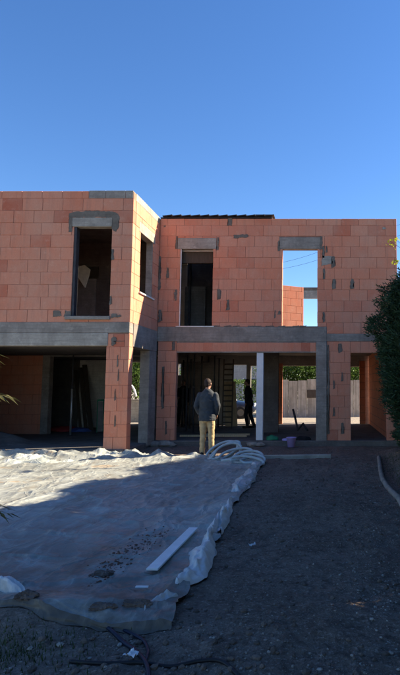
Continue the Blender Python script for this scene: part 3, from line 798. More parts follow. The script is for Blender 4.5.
# earth clods on the sheet
for i, (x, y, r_, sq, lab) in enumerate([(135, 604, .075, (1.6, .75, .42), 'long flat clod of dark earth on the front of the plastic sheet'),
                                    (27, 606, .06, (1.3, .8, .5), 'rounded clod of earth at the sheet edge beside the palm leaves'),
                                    (102, 609, .07, (1.5, .8, .4), 'muddy lump of earth between the long clod and the tan hem'),
                                    (103, 571, .055, (1.6, 1.0, .35), 'small heap of brownish rubble in the middle of the plastic sheet')]):
    p = gnd(x, y, .08); o = from_bm('earth_clod', rock_mesh(r_, i+20, 4, (sq[0], sq[1], sq[2]*1.3), .28), M['clod'])
    o.location = (p.x, p.y, zt(p.x, p.y)+r_*sq[2]*.25); prop(o, lab, 'earth clod')
# reddish rubble streak on the sheet
parts = []; rr = random.Random(11)
for i in range(520):
    f = rr.random(); x = 92+f*72+rr.gauss(0, 5); y = 580-f*52+rr.gauss(0, 4)
    p = gnd(x, y, .06); s_ = .003*(5**(rr.random()**2))
    bm = rock_mesh(s_, i, 1, (1, 1, .6)); bm.verts.index_update()
    zz = zt(p.x, p.y)+s_*.3
    parts.append(([v.co+Vector((p.x, p.y, zz)) for v in bm.verts], [tuple(v.index for v in f_.verts) for f_ in bm.faces])); bm.free()
V, Fc = merge(parts); o = from_py('brick_rubble', V, Fc, M['brickbit'])
prop(o, 'streak of reddish brick crumbs across the plastic sheet', 'rubble', kind='stuff')
# gravel on the earth
tmpl = []
for i in range(8):
    bm = rock_mesh(1, i+50, 1, (1, .8, .6)); bm.verts.index_update()
    tmpl.append(([v.co.copy() for v in bm.verts], [tuple(v.index for v in f_.verts) for f_ in bm.faces])); bm.free()
def gravel(n, name, mat, lab, zone, smin, smax, seed):
    rr = random.Random(seed); parts = []; k = 0
    while k < n:
        x, y = zone(rr)
        if -9 < x < -1.25 and y > 3.9 and y < 13: continue
        if y > 15.5: continue
        dens = .35+.65*(fbm(x*1.2, y*.8, 40, 3) > 0)
        if rr.random() > dens: continue
        s_ = smin*(smax/smin)**(rr.random()**3.2); a = rr.random()*6.28; ca, sa = math.cos(a)*s_, math.sin(a)*s_
        vs, fs = tmpl[rr.randrange(8)]; z0 = gz(x, y)+s_*.2
        parts.append(([(x+v.x*ca-v.y*sa, y+v.x*sa+v.y*ca, z0+v.z*s_) for v in vs], fs)); k += 1
    V, Fc = merge(parts); o = from_py(name, V, Fc, M[mat]); prop(o, lab, 'gravel', kind='stuff'); return o
def zoneA(rr):
    y = 2.4+(rr.random()**1.8)*12.5; x = rr.uniform(-.62*y, .3*y+.4); return x, y
def zoneB(rr):
    y = 2.4+(rr.random()**1.5)*9; x = .05*y+rr.random()*(.16*y); return x, y
gravel(9000, 'gravel', 'pebble', 'fine dark gravel scattered over the bare earth', zoneA, .0025, .015, 1)
gravel(1500, 'pale_gravel', 'stone', 'pale crumbs of stone thick along the right of the earth track', zoneB, .0025, .014, 2)
gravel(5000, 'earth_crumbs', 'crumb', 'dark crumbs of loose earth strewn over the track', zoneA, .005, .032, 3)
# single stones
for i, (x, y, r_) in enumerate([(372, 621, .028), (340, 575, .022), (383, 574, .026), (386, 579, .02), (300, 575, .018), (277, 541, .014), (320, 668, .03), (236, 590, .02), (352, 655, .022), (391, 650, .03), (366, 600, .016), (120, 643, .035), (60, 646, .04), (30, 650, .03), (214, 640, .02), (90, 655, .025)]):
    p = gnd(x, y, 0); o = from_bm('stone', rock_mesh(r_*.5, i+70, 3, (1.2, .9, .6), .2), M['stone'], smooth=True)
    o.location = (p.x, p.y, gz(p.x, p.y)+r_*.25); o.rotation_euler = (0, 0, i)
    prop(o, 'loose pale stone lying on the dark bare earth', 'stone', 'loose pale stones on the earth')
# scraps
def scrap(x, y, w_, h, lab, mat, seed, name='plastic_scrap'):
    p = gnd(x, y, 0); vs, fs = [], []; n = 8
    for i in range(n+1):
        for j in range(n+1):
            u, v = i/n-.5, j/n-.5
            vs.append((u*w_*(1+.4*v), v*h*(1-.3*u), .02+.5*h*max(0, noise.noise((u*3, v*3, seed)))+.012*noise.noise((u*9, v*9, seed))))
    for i in range(n):
        for j in range(n): a = i*(n+1)+j; fs.append((a, a+n+1, a+n+2, a+1))
    o = from_py(name, vs, fs, M[mat], smooth=True); o.location = (p.x, p.y, gz(p.x, p.y)+.012); o.rotation_euler = (R(12), 0, seed)
    prop(o, lab, 'scrap')
scrap(131, 660, .07, .07, 'small white scrap beside the dark hoses in the foreground earth', 'white', 3)
scrap(253, 548, .06, .06, 'small pale blue scrap of plastic alone on the earth track', 'tarpfold', 5)
p = gnd(142, 586, .06); bm = bmesh.new(); bx(bm, -.05, .05, -.012, .012, -.006, .006, .002)
o = from_bm('wood_chip', bm, M['white']); o.location = (p.x, p.y, zt(p.x, p.y)+.012); prop(o, 'small white sliver on the sheet above the long earth clod', 'chip')
# hoses in the foreground
def hose(name, pts, rad, mat, lab, cat='hose'):
    P = catmull([(p.x, p.y, gz(p.x, p.y)+rad*.9) for p in G(*pts)], 10)
    o = tube(name, P, rad, M[mat]); prop(o, lab, cat); return o
hose('hose', [(96, 622), (112, 634), (124, 642), (136, 652), (147, 668), (150, 690)], .013, 'hoseblue', 'dark blue hose coming out from under the plastic sheet')
hose('hose', [(124, 632), (142, 640), (148, 652), (146, 664), (150, 684)], .011, 'hoseblue', 'thinner blue hose crossing the dark blue one')
hose('cable', [(70, 661), (105, 665), (140, 664), (170, 665), (200, 662), (222, 664), (240, 676)], .012, 'hoseblack', 'black cable running sideways over the foreground earth', 'cable')
# coil of conduit
pts = []
def on_lean(x, y, Y0, k):
    Y = Y0
    for _ in range(8): Y = Y0+k*at(x, y, Y).z
    return at(x, y, Y)
def loop(cx, cy, ra, rb, tilt, a0, a1, Y0, k):
    n = max(6, int(abs(a1-a0)/16))
    for i in range(n+1):
        a = R(a0+(a1-a0)*i/n); u, v = ra*math.cos(a), rb*math.sin(a); t = R(tilt)
        pts.append(on_lean(cx+u*math.cos(t)+v*math.sin(t), cy-u*math.sin(t)+v*math.cos(t), Y0, k))
loop(222, 451.5, 17, 8.0, 26, 200, 530, 12.45, .5)
loop(225, 451.0, 17, 5.5, 30, 190, 540, 12.35, .7)
loop(228, 451.5, 14, 7.5, 20, 200, 530, 12.25, .6)
loop(236, 455.0, 17, 6.0, 12, 190, 520, 12.0, 1.2)
loop(248, 457.5, 15, 6.5, 6, 180, 540, 11.75, 1.5)
loop(252, 459.0, 13, 5.0, -4, 190, 530, 11.6, 1.4)
loop(247, 461.5, 17, 5.0, -6, 170, 420, 11.5, 1.2)
P = [pts[0]]
for q in pts[1:]: P.append(P[-1].lerp(q, .8))
P = [Vector((p.x, p.y, max(p.z, gz(p.x, p.y)+.05))) for p in P]
coil = tube('coiled_pipe', catmull(P, 4), .028, M['pipe'], None, 8)
prop(coil, 'tangled coil of pale grey plastic conduit on the sheet corner behind the man', 'pipe')
# concrete edging strip near the house, curved edging on the right
a, b = gnd(262, 459, 0), gnd(331, 459.5, 0); bm = bmesh.new(); bx(bm, -(b-a).length/2, (b-a).length/2, -.06, .06, -.05, .05, .01)
o = from_bm('concrete_edging', bm, M['concrete_light']); m = (a+b)/2; o.location = (m.x, m.y, gz(m.x, m.y)+.03); o.rotation_euler = (0, R(-.5), R(1.5))
prop(o, 'long low concrete strip half sunk in the earth before the house', 'edging')
pl = catmull(G((379, 459), (380.5, 470), (383, 480), (390, 491), (399, 503), (409, 520)), 8)
o = tube('garden_edging', [(p.x, p.y, gz(p.x, p.y)+.03) for p in pl], .045, M['concrete'], None, 8); prop(o, 'curved pale edging along the foot of the conifer bank', 'edging')
# bucket, green and black bundles on the slab edge
def lathe(prof, n=24):
    vs, fs = [], []
    for r_, z in prof:
        for k in range(n): a = 2*math.pi*k/n; vs.append((r_*math.cos(a), r_*math.sin(a), z))
    for i in range(len(prof)-1):
        for k in range(n): a = i*n+k; b = i*n+(k+1) % n; fs.append((a, b, b+n, a+n))
    fs.append(tuple(range(n-1, -1, -1))); return vs, fs
p = at(291.3, 446, 15.25)
bk = empty('bucket', (p.x, 15.25, gz(p.x, 15.25)+.02)); prop(bk, 'lilac plastic bucket standing against the slab edge', 'bucket')
vs, fs = lathe([(.10, 0), (.125, .24), (.135, .245), (.135, .262), (.122, .262), (.098, .02), (0.001, .02)]); from_py('bucket_body', vs, fs, M['lilac'], bk, True)
tube('handle', [(.13*math.cos(a), -.02-.10*math.sin(a)*.3, .25-.09*math.sin(a)) for a in [math.pi*i/12 for i in range(13)]], .005, M['metal'], bk, 6)
def bundle(name, x, y, w_, h, d, mat, lab, cat, seed, Y=15.9):
    p = at(x, y, Y); bm = bmesh.new(); bmesh.ops.create_icosphere(bm, subdivisions=3, radius=1)
    for v in bm.verts:
        n = 1+.3*noise.noise(v.co*1.5+Vector((seed, 0, 0)))+.12*noise.noise(v.co*4+Vector((seed, 3, 0)))
        v.co = Vector((v.co.x*w_/2*n, v.co.y*d/2*n, max(v.co.z, -.25)*h*n))
    o = from_bm(name, bm, M[mat], None, True); o.location = (p.x, Y, FZ+h*.27); prop(o, lab, cat)
bundle('green_bag', 272, 436, .36, .10, .3, 'green', 'flat green plastic bag on the slab beside the white post', 'bag', 1)
bundle('black_bag', 303, 438, .42, .09, .26, 'black', 'flat black cloth bag on the slab beside the lilac bucket', 'bag', 2)
bundle('lilac_cloth', 286, 436.5, .25, .05, .2, 'lilac', 'folded lilac cloth lying just behind the lilac bucket', 'cloth', 3, 15.75)
# bent black bar standing in the back doorway, leaning props, planks
p = at(298, 430, 18.0)
o = tube('bent_bar', [at(293, 409, 18.0), at(295.5, 419, 18.0), at(298, 430.5, 18.0), at(300, 427, 17.9), at(303.3, 423.5, 17.8), at(305, 427, 17.7), at(307.5, 430.5, 17.6)], .035, M['darkmetal'], None, 8)
prop(o, 'bent black metal bar standing on the floor before the back doorway', 'metal bar')
def prop_post(x, yb, Y, lab, lit=False):
    base = at(x, yb, Y); t = empty('steel_prop', (base.x, Y, FZ)); prop(t, lab, 'steel prop', 'steel props under the upper floor')
    top = 2.55 if Y < 19 or True else 2.6
    box('base_plate', -.07, .07, -.07, .07, .001, .01, M['darkmetal'], t)
    tube('outer_tube', [(0, 0, .01), (0, 0, 1.5)], .03, M['darkmetal'] if not lit else M['metal'], t, 10)
    tube('inner_tube', [(0, 0, 1.45), (0, 0, top)], .024, M['darkmetal'], t, 10)
    box('head_plate', -.07, .07, -.07, .07, top, top+.01, M['darkmetal'], t)
    tube('collar', [(0, 0, 1.42), (0, 0, 1.52)], .04, M['darkmetal'], t, 10)
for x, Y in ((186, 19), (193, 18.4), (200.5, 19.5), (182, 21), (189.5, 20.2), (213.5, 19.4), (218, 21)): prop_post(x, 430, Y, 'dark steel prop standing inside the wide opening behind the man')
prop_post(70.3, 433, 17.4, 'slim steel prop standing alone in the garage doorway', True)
def plank(name, p0, p1, w_, th_, mat, lab, cat, group=None):
    p0, p1 = Vector(p0), Vector(p1); d = p1-p0; L = d.length; bm = bmesh.new(); bx(bm, -w_/2, w_/2, -th_/2, th_/2, 0, L, .004)
    o = from_bm(name, bm, M[mat]); o.location = p0; o.rotation_euler = d.to_track_quat('Z', 'Y').to_euler(); prop(o, lab, cat, group); return o
for i, (xb, xt, w_) in enumerate([(91, 83, .16), (86, 79, .12), (80.5, 74, .10)]):
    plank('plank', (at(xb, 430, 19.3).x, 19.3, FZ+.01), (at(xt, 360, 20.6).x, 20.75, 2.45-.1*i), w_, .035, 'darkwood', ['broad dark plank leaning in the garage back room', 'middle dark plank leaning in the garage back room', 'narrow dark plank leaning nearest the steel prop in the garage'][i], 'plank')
pn = empty('leaning_panel', (at(100.2, 425, 18.6).x, 18.6, FZ)); prop(pn, 'pale panel with a green frame leaning beside the brick pillar in the garage', 'panel')
bm = bmesh.new(); bx(bm, -.09, .09, -.01, .01, .02, 1.0, .003); from_bm('board', bm, M['plaster'], pn)
for s_ in (-1, 1): box('frame_stile', s_*.1-.012, s_*.1+.012, -.02, .02, 0.0, 1.08, M['green'], pn)
box('frame_rail', -.088, .088, -.02, .02, 1.03, 1.08, M['green'], pn)
pn.rotation_euler = (R(-6), R(-3), 0)
bundle('red_sheet', 63, 430, 1.1, .13, .8, 'red', 'crumpled red sheet on the garage floor', 'sheet', 5, 19.2)
bundle('blue_sheet', 80, 430, .7, .10, .5, 'bluesheet', 'crumpled blue sheet on the garage floor beside the red one', 'sheet', 6, 19.0)
# sand heap in the garage mouth
vs, fs = [], []; n = 40
for i in range(n+1):
    for j in range(n+1):
        u, v = (i/n-.5)*2.6, (j/n-.5)*1.8
        h = .34*math.exp(-(u/.75)**2-(v/.55)**2)+.02*fbm(u*3, v*3, 2, 3)-.02
        vs.append((u, v, h))
fs = [(i*(n+1)+j, (i+1)*(n+1)+j, (i+1)*(n+1)+j+1, i*(n+1)+j+1) for i in range(n) for j in range(n)]
o = from_py('sand_heap', vs, fs, M['slab'], None, True); o.location = (at(0, 440, 14.9).x-.15, 14.9, FZ); prop(o, 'low grey sand heap inside the garage mouth', 'heap', kind='stuff')
# timber lying on the floor of the wide opening
for i, (x0, x1, y, Y) in enumerate([(180, 247, 434, 16.9), (205, 250, 432.5, 17.4)]):
    a, b = at(x0, y, Y), at(x1, y, Y); a.z = b.z = FZ+.03
    d = b-a; bm = bmesh.new(); bx(bm, -d.length/2, d.length/2, -.04, .04, -.028, .028, .004); o = from_bm('timber_batten', bm, M['wood']); o.location = (a+b)/2
    prop(o, ['long timber batten lying on the floor just inside the wide opening', 'shorter timber batten lying behind the long one on the floor'][i], 'batten')
# ladder and board
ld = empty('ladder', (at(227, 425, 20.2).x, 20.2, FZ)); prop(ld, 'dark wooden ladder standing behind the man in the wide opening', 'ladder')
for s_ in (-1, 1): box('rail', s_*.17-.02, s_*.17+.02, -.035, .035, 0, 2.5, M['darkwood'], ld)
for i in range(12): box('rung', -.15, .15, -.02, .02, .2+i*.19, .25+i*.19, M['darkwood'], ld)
ld.rotation_euler = (R(-4), 0, 0)
plank('timber_board', (at(231, 425, 21.2).x, 21.3, FZ+.01), (at(229.5, 385, 22).x, 22.0, 1.85), .46, .03, 'wood', 'pale timber board leaning behind the ladder', 'board')
# foam scrap in the wing's upper room, its sunlight put into the colour
vs = [at(*p, YP-.22) for p in ((76.5, 275), (79, 266.5), (84, 265), (89.5, 269.5), (88.5, 275), (84.5, 287.5))]
bm = bmesh.new(); f0 = [bm.verts.new(v) for v in vs]; f1 = [bm.verts.new(v+Vector((.02, .03, 0))) for v in vs]
bm.faces.new(f0[::-1]); bm.faces.new(f1)
for i in range(6): bm.faces.new((f0[i], f0[(i+1) % 6], f1[(i+1) % 6], f1[i]))
bmesh.ops.recalc_face_normals(bm, faces=bm.faces)
o = from_bm('foam_scrap', bm, M['foam']); prop(o, 'torn foam scrap painted as if sunlit, hanging in the upstairs window of the wing', 'foam scrap')

# ------------------------------------------------------------------ people
def ring_loft(secs, n=18):
    """secs: (centre, rx, ry, optional axis pair) closed loft of ellipses"""
    vs, fs = [], []
    for s in secs:
        c, rx, ry = Vector(s[0]), s[1], s[2]; ax, ay = (s[3], s[4]) if len(s) > 3 else (Vector((1, 0, 0)), Vector((0, 1, 0)))
        for k in range(n): a = 2*math.pi*k/n; vs.append(c+ax*rx*math.cos(a)+ay*ry*math.sin(a))
    for i in range(len(secs)-1):
        for k in range(n): a = i*n+k; b = i*n+(k+1) % n; fs.append((a, b, b+n, a+n))
    fs.append(tuple(range(n-1, -1, -1))); fs.append(tuple((len(secs)-1)*n+k for k in range(n)))
    return vs, fs
def cone(p0, r0, p1, r1, n=14):
    p0, p1 = Vector(p0), Vector(p1); d = (p1-p0); L = d.length or 1e-6; d = d/L; ax = d.orthogonal().normalized(); ay = d.cross(ax)
    secs = []
    for a in (-90, -60, -30, 0): secs.append((p0+d*r0*math.sin(R(a)), max(1e-4, r0*math.cos(R(a))), max(1e-4, r0*math.cos(R(a))), ax, ay))
    for a in (0, 30, 60, 90): secs.append((p1+d*r1*math.sin(R(a)), max(1e-4, r1*math.cos(R(a))), max(1e-4, r1*math.cos(R(a))), ax, ay))
    return ring_loft(secs, n)
def ell(c, rx, ry, rz, n=16):
    return ring_loft([((c[0], c[1], c[2]+rz*math.sin(R(a))), max(1e-4, rx*math.cos(R(a))), max(1e-4, ry*math.cos(R(a)))) for a in range(-90, 91, 15)], n)
def fuse(name, parts, voxel, mat, parent, smooth_it=4, wrinkle=0.0, seed=0):
    V, Fc = merge(parts); me = bpy.data.meshes.new(name); me.from_pydata(V, [], Fc); me.update()
    tmp = bpy.data.objects.new(name+'_tmp', me); col.objects.link(tmp)
    m = tmp.modifiers.new('r', 'REMESH'); m.mode = 'VOXEL'; m.voxel_size = voxel
    s = tmp.modifiers.new('s', 'SMOOTH'); s.iterations = smooth_it; s.factor = .5
    dg = bpy.context.evaluated_depsgraph_get(); ev = tmp.evaluated_get(dg); nm = bpy.data.meshes.new_from_object(ev)
    bpy.data.objects.remove(tmp); nm.name = name; nm.materials.clear(); nm.materials.append(mat)
    for p in nm.polygons: p.use_smooth = True
    if wrinkle:
        for v in nm.vertices:
            q = v.co; v.co = q + v.normal*wrinkle*(ridge(q.x*6+q.z*3, q.z*9-q.x*5+q.y*5, seed)*.8+.6*noise.noise((q.x*14, q.y*14, q.z*20+seed)))
    return link(name, nm, parent)
def person(loc, rz, label, arms, legs, shirt, trousers, scale=1.0, head_turn=0.0, lean=0.0):
    t = empty('person', loc, rz); t.scale = (scale,)*3; prop(t, label, 'person')
    V3 = Vector
    hipz = .90; sh = 1.43
    # faces +Y locally
    body, sh_p, tr = [], [], []
    def off(p): p = Vector(p); return Vector((p.x, p.y+lean*max(0, p.z-.9), p.z))
    tors = [((0, 0, .84), .14, .10), ((0, 0, .95), .155, .11), ((0, .0, 1.08), .145, .10), ((0, .005, 1.25), .160, .110), ((0, 0, 1.36), .165, .095), ((0, -.01, 1.45), .09, .065), ((0, -.01, 1.50), .06, .06)]
    body.append(ring_loft([(off(c), a, b) for c, a, b in tors]))
    body.append(cone(off((0, -.01, 1.46)), .062, off((0, .005, 1.58)), .055))
    hc = off((0, .015, 1.655))
    Rm = Matrix.Rotation(head_turn, 3, 'Z')
    hp = [ell((0, 0, .01), .076, .095, .105), ell((0, .03, -.05), .058, .062, .07), cone((0, .088, .005), .010, (0, .112, -.025), .014), cone((0, .08, -.06), .018, (0, .085, -.06), .016)]
    for s_ in (-1, 1): hp.append(ell((s_*.080, -.005, -.012), .012, .022, .032))
    for vs, fs in hp: body.append(([Rm @ Vector(v)+hc for v in vs], fs))
    for side in (-1, 1):
        S, E, Wr, Hd = [off((side*p[0], p[1], p[2])) for p in arms[0 if side < 0 else 1]]
        body += [cone(S-V3((0, 0, .03)), .042, E, .040), cone(E, .042, Wr, .028)]
        hd = (Hd-Wr).normalized(); body.append(cone(Wr, .026, Wr.lerp(Hd, .5), .034))
        sd = hd.cross(V3((0, 1, 0.2))).normalized(); pm = hd.cross(sd).normalized()
        for k, ln in enumerate((.075, .085, .08, .062)):
            b0 = Wr.lerp(Hd, .55)+sd*(k-1.5)*.019; b1 = b0+hd*ln*.55; b2 = b1+(hd*.8+pm*.5).normalized()*ln*.45
            body += [cone(b0, .0095, b1, .0085, 8), cone(b1, .0085, b2, .007, 8)]
        b0 = Wr.lerp(Hd, .25)-sd*.03; b1 = b0+(hd*.8-sd*.6)*.045; body += [cone(b0, .011, b1, .009, 8), cone(b1, .009, b1+hd*.03, .008, 8)]
        H, K, A, T = [Vector((side*p[0], p[1], p[2])) for p in legs[0 if side < 0 else 1]]
        body += [cone(H, .085, K, .055), cone(K, .055, K.lerp(A, .35), .056), cone(K.lerp(A, .35), .056, A, .036), cone(A, .036, T, .03)]
        # clothes
        sh_p += [cone(S-V3((0, 0, .02)), .066, E, .058), cone(E, .057, E.lerp(Wr, .86), .044)]
        tr += [cone(H+V3((0, 0, .02)), .100, K, .068), cone(K, .068, A+V3((0, 0, .0)), .056)]
    sh_p.append(ring_loft([(off(c), a, b) for c, a, b in [((0, 0, .80), .192, .145), ((0, 0, .84), .194, .148), ((0, 0, .95), .188, .142), ((0, 0, 1.08), .180, .13), ((0, .0, 1.25), .198, .14), ((0, 0, 1.37), .198, .125), ((0, -.008, 1.455), .14, .095), ((0, -.008, 1.505), .085, .078), ((0, -.005, 1.53), .072, .07)]]))
    tr.append(ring_loft([((0, 0, .78), .15, .115), ((0, 0, .90), .17, .125), ((0, 0, 1.0), .155, .115)]))
    fuse('body', body, .011, M['skin'], t, 3)
    fuse('shirt', sh_p, .014, M[shirt], t, 3, .011, 3)
    fuse('trousers', tr, .014, M[trousers], t, 3, .010, 9)
    hair = [([Rm @ Vector(v)+hc for v in vs], fs) for vs, fs in [ell((0, -.018, .032), .083, .094, .092), ell((0, -.055, -.01), .066, .05, .075)]]
    fuse('hair', hair, .010, M['hair'], t, 3, .003, 4)
    for side in (-1, 1):
        vs, fs = ell((side*.030, .083, .012), .011, .008, .008, 8); from_py('eye', [Rm @ Vector(v)+hc for v in vs], fs, M['eye'], t, True)
        A, T = [Vector((side*p[0], p[1], p[2])) for p in legs[0 if side < 0 else 1]][2:]
        d = Vector((T.x-A.x, T.y-A.y, 0)).normalized(); hl = Vector((A.x, A.y, A.z))-d*.05
        zf = T.z
        fuse('shoe', [cone((hl.x, hl.y, zf+.015), .040, (T.x+d.x*.03, T.y+d.y*.03, zf+.005), .042), cone((A.x, A.y, zf+.08), .05, (A.x+d.x*.03, A.y+d.y*.03, zf+.02), .046)], .011, M['shoe'], t, 3)
    return t
stand = [[(.085, 0, .90), (.095, .015, .49), (.105, -.01, .09), (.125, .13, .035)], [(.085, 0, .90), (.10, .01, .49), (.115, -.01, .09), (.14, .13, .035)]]
pock = [[(.185, 0, 1.41), (.255, -.05, 1.14), (.205, .08, .94), (.17, .12, .86)]]*2
pm = gnd(206.5, 456.5, .03)
person((pm.x, pm.y, .045), R(-4), 'man in grey-blue shirt and khaki trousers seen from behind, facing the house', pock, stand, 'shirt', 'khaki', 1.0, R(-14))
hang = [[(.185, 0, 1.41), (.24, -.01, 1.13), (.22, .06, .90), (.21, .08, .81)], [(.185, 0, 1.41), (.26, -.03, 1.15), (.16, .16, 1.05), (.08, .22, 1.08)]]
wide = [[(.085, 0, .90), (.13, .02, .49), (.16, 0, .09), (.19, .13, .035)], [(.085, 0, .90), (.13, .03, .49), (.17, 0, .09), (.20, .13, .035)]]
p = at(182.5, 425, 21.6)
person((p.x, 21.6, FZ), R(170), 'dark-clothed person standing with feet apart among the steel props', hang, wide, 'darkcloth', 'darkcloth2', 1.0, 0)
step = [[(.085, 0, .90), (.09, .10, .50), (.095, .02, .09), (.10, .16, .035)], [(.085, 0, .90), (.09, -.02, .49), (.095, -.16, .10), (.10, -.02, .035)]]
p = at(249, 425, 20.6)
person((p.x, 20.6, FZ), R(80), 'dark silhouetted person beside the white post, turned towards the ladder', hang, step, 'darkcloth', 'darkcloth', 1.0, 0, .10)

# ------------------------------------------------------------------ behind the house
def car(loc, rz):
    t = empty('parked_car', loc, rz); prop(t, 'dark blue car parked in the yard behind the house', 'car')
    L2 = 2.1; secs = []; n = 30
    prof = [(-2.1, .55, .78, .70), (-2.02, .32, .98, .80), (-1.7, .24, 1.04, .84), (-1.0, .22, 1.00, .86), (0, .22, .98, .87), (.9, .22, .97, .86), (1.6, .24, .88, .83), (1.98, .32, .78, .76), (2.1, .48, .66, .66)]
    def sect(x, z0, z1, hw):
        out = []; 
        for k in range(20):
            a = 2*math.pi*k/20; c, s_ = math.cos(a), math.sin(a)
            out.append((x, hw*math.copysign(abs(c)**.45, c), (z0+z1)/2+(z1-z0)/2*math.copysign(abs(s_)**.45, s_)))
        return out
    def loft(pr):
        vs, fs = [], []
        for q in pr: vs += sect(*q)
        for i in range(len(pr)-1):
            for k in range(20): a = i*20+k; b = i*20+(k+1) % 20; fs.append((a, b, b+20, a+20))
        fs.append(tuple(range(19, -1, -1))); fs.append(tuple((len(pr)-1)*20+k for k in range(20))); return vs, fs
    vs, fs = loft(prof); from_py('body', vs, fs, M['carpaint'], t, True)
    vs, fs = loft([(-1.85, .9, 1.0, .66), (-1.55, .9, 1.30, .66), (-1.1, .9, 1.47, .64), (-.3, .9, 1.52, .63), (.3, .9, 1.47, .64), (.75, .9, 1.22, .68), (1.1, .9, .98, .72)]); cb = from_py('cabin', vs, fs, M['carpaint'], t, True)
    for s_ in (-1, 1):
        for (x0, x1, y0) in ((-1.35, -.45, .0), (-.38, .45, .0)):
            vs = [(x0, s_*.70, 1.02), (x1, s_*.70, 1.02), (x1-(.18 if x1 > 0 else 0), s_*.655, 1.40), (x0+(.22 if x0 < -1 else 0), s_*.655, 1.40)]
            vs += [(v[0], v[1]-s_*.03, v[2]) for v in vs]
            from_py('window', vs, [(0, 1, 2, 3), (4, 7, 6, 5), (0, 4, 5, 1), (1, 5, 6, 2), (2, 6, 7, 3), (3, 7, 4, 0)], M['carglass'], t)
        for x in (-1.3, 1.3):
            wv, wf = lathe([(.18, 0), (.31, 0), (.325, .03), (.325, .17), (.31, .2), (.18, .2)], 28)
            tr = lambda q: Vector((q[0]+x, s_*(.66+q[2]), q[1]+.325))
            wh = from_py('wheel', [tr(q) for q in wv], wf, M['tyre'], t, True)
            pv, pf = lathe([(.2, .0), (.2, .19), (.17, .175), (.06, .185), (.001, .19)], 28); from_py('rim', [tr(q) for q in pv], pf, M['rim'], wh, True)
        for x, m_ in ((2.02, 'lamp_white'), (-2.06, 'lamp_red')):
            vs, fs = ell((x, s_*.55, .72), .06, .14, .08, 12); from_py('headlight' if x > 0 else 'tail_light', vs, fs, M[m_], t, True)
    vs = [(.86, -.6, 1.14), (.86, .6, 1.14), (.44, .54, 1.45), (.44, -.54, 1.45)]; vs += [(v[0]-.05, v[1], v[2]-.03) for v in vs]
    from_py('windscreen', vs, [(0, 1, 2, 3), (4, 7, 6, 5), (0, 4, 5, 1), (1, 5, 6, 2), (2, 6, 7, 3), (3, 7, 4, 0)], M['carglass'], t)
cx = at(242, 410, 30).x
car((cx-1.35, 30, .0), R(6))
# concrete panel fence of upright boards behind the back doorway
fx0, fx1 = at(270, 400, 31.5).x, at(372, 400, 31.5).x
fence = empty('panel_fence', ((fx0+fx1)/2, 31.5, 0)); prop(fence, 'weathered tall board fence across the yard behind the back doorway', 'fence')
n = 11; fw = (fx1-fx0)/n; rr = random.Random(3)
for i in range(n):
    h = 2.05+rr.uniform(-.06, .06); x = -(fx1-fx0)/2+fw*(i+.5)
    o = box('board', -fw/2+.004, fw/2-.004, -.03, .03, -.03, h, M['boardwall'], fence, .004); o.location = (x, rr.uniform(-.015, .015), 0); o.rotation_euler = (0, rr.uniform(-.01, .01), 0)
box('rail', -(fx1-fx0)/2, (fx1-fx0)/2, .05, .10, 1.5, 1.6, M['greywood'], fence); box('rail', -(fx1-fx0)/2, (fx1-fx0)/2, .05, .10, .4, .5, M['greywood'], fence)
o = box('patch_board', -.33, .33, -.06, -.045, 1.05, 1.5, M['darkwood'], fence); o.location = (at(313, 395, 31.5).x-(fx0+fx1)/2, 0, 0)
# low pale wall and hoop seen through the wing
wl = empty('garden_wall', (at(138, 400, 27).x, 27, 0)); prop(wl, 'low pale rendered garden wall behind the wing', 'wall')
box('wall_body', -2.6, 2.6, -.1, .1, -.03, 1.0, M['concrete_light'], wl); box('coping', -2.65, 2.65, -.14, .14, 1.003, 1.06, M['concrete_light'], wl)
c = at(128, 397, 26.2)
o = tube('white_hoop', [Vector((c.x+.42*math.sin(a)*.9, 26.2, 1.0+.85*math.cos(a)*.9)) for a in [R(-75+i*10) for i in range(16)]], .05, M['white'], None, 8); prop(o, 'curved white hoop standing before the low garden wall', 'hoop')
# neighbour building
nb = empty('neighbour_house', (at(240, 370, 44).x, 44, 0)); prop(nb, 'plain grey rendered house beyond the hedge', 'house')
box('wall', -7, 3.2, 0, 6, -.1, 3.6, M['render'], nb); bm = bmesh.new(); bx(bm, -7.3, 3.5, -.3, 6.3, 3.603, 3.75, .01); from_bm('roof', bm, M['tile'], nb)
for x in (-5, -2.2, .8):
    wnd = box('window', -.5, .5, -.04, -.004, 1.1, 2.3, M['carglass'], nb); wnd.location = (x, 0, 0)
    for s_ in (-1, 1): f = box('frame', s_*.53-.03, s_*.53+.03, -.06, -.002, 1.05, 2.35, M['white'], wnd)
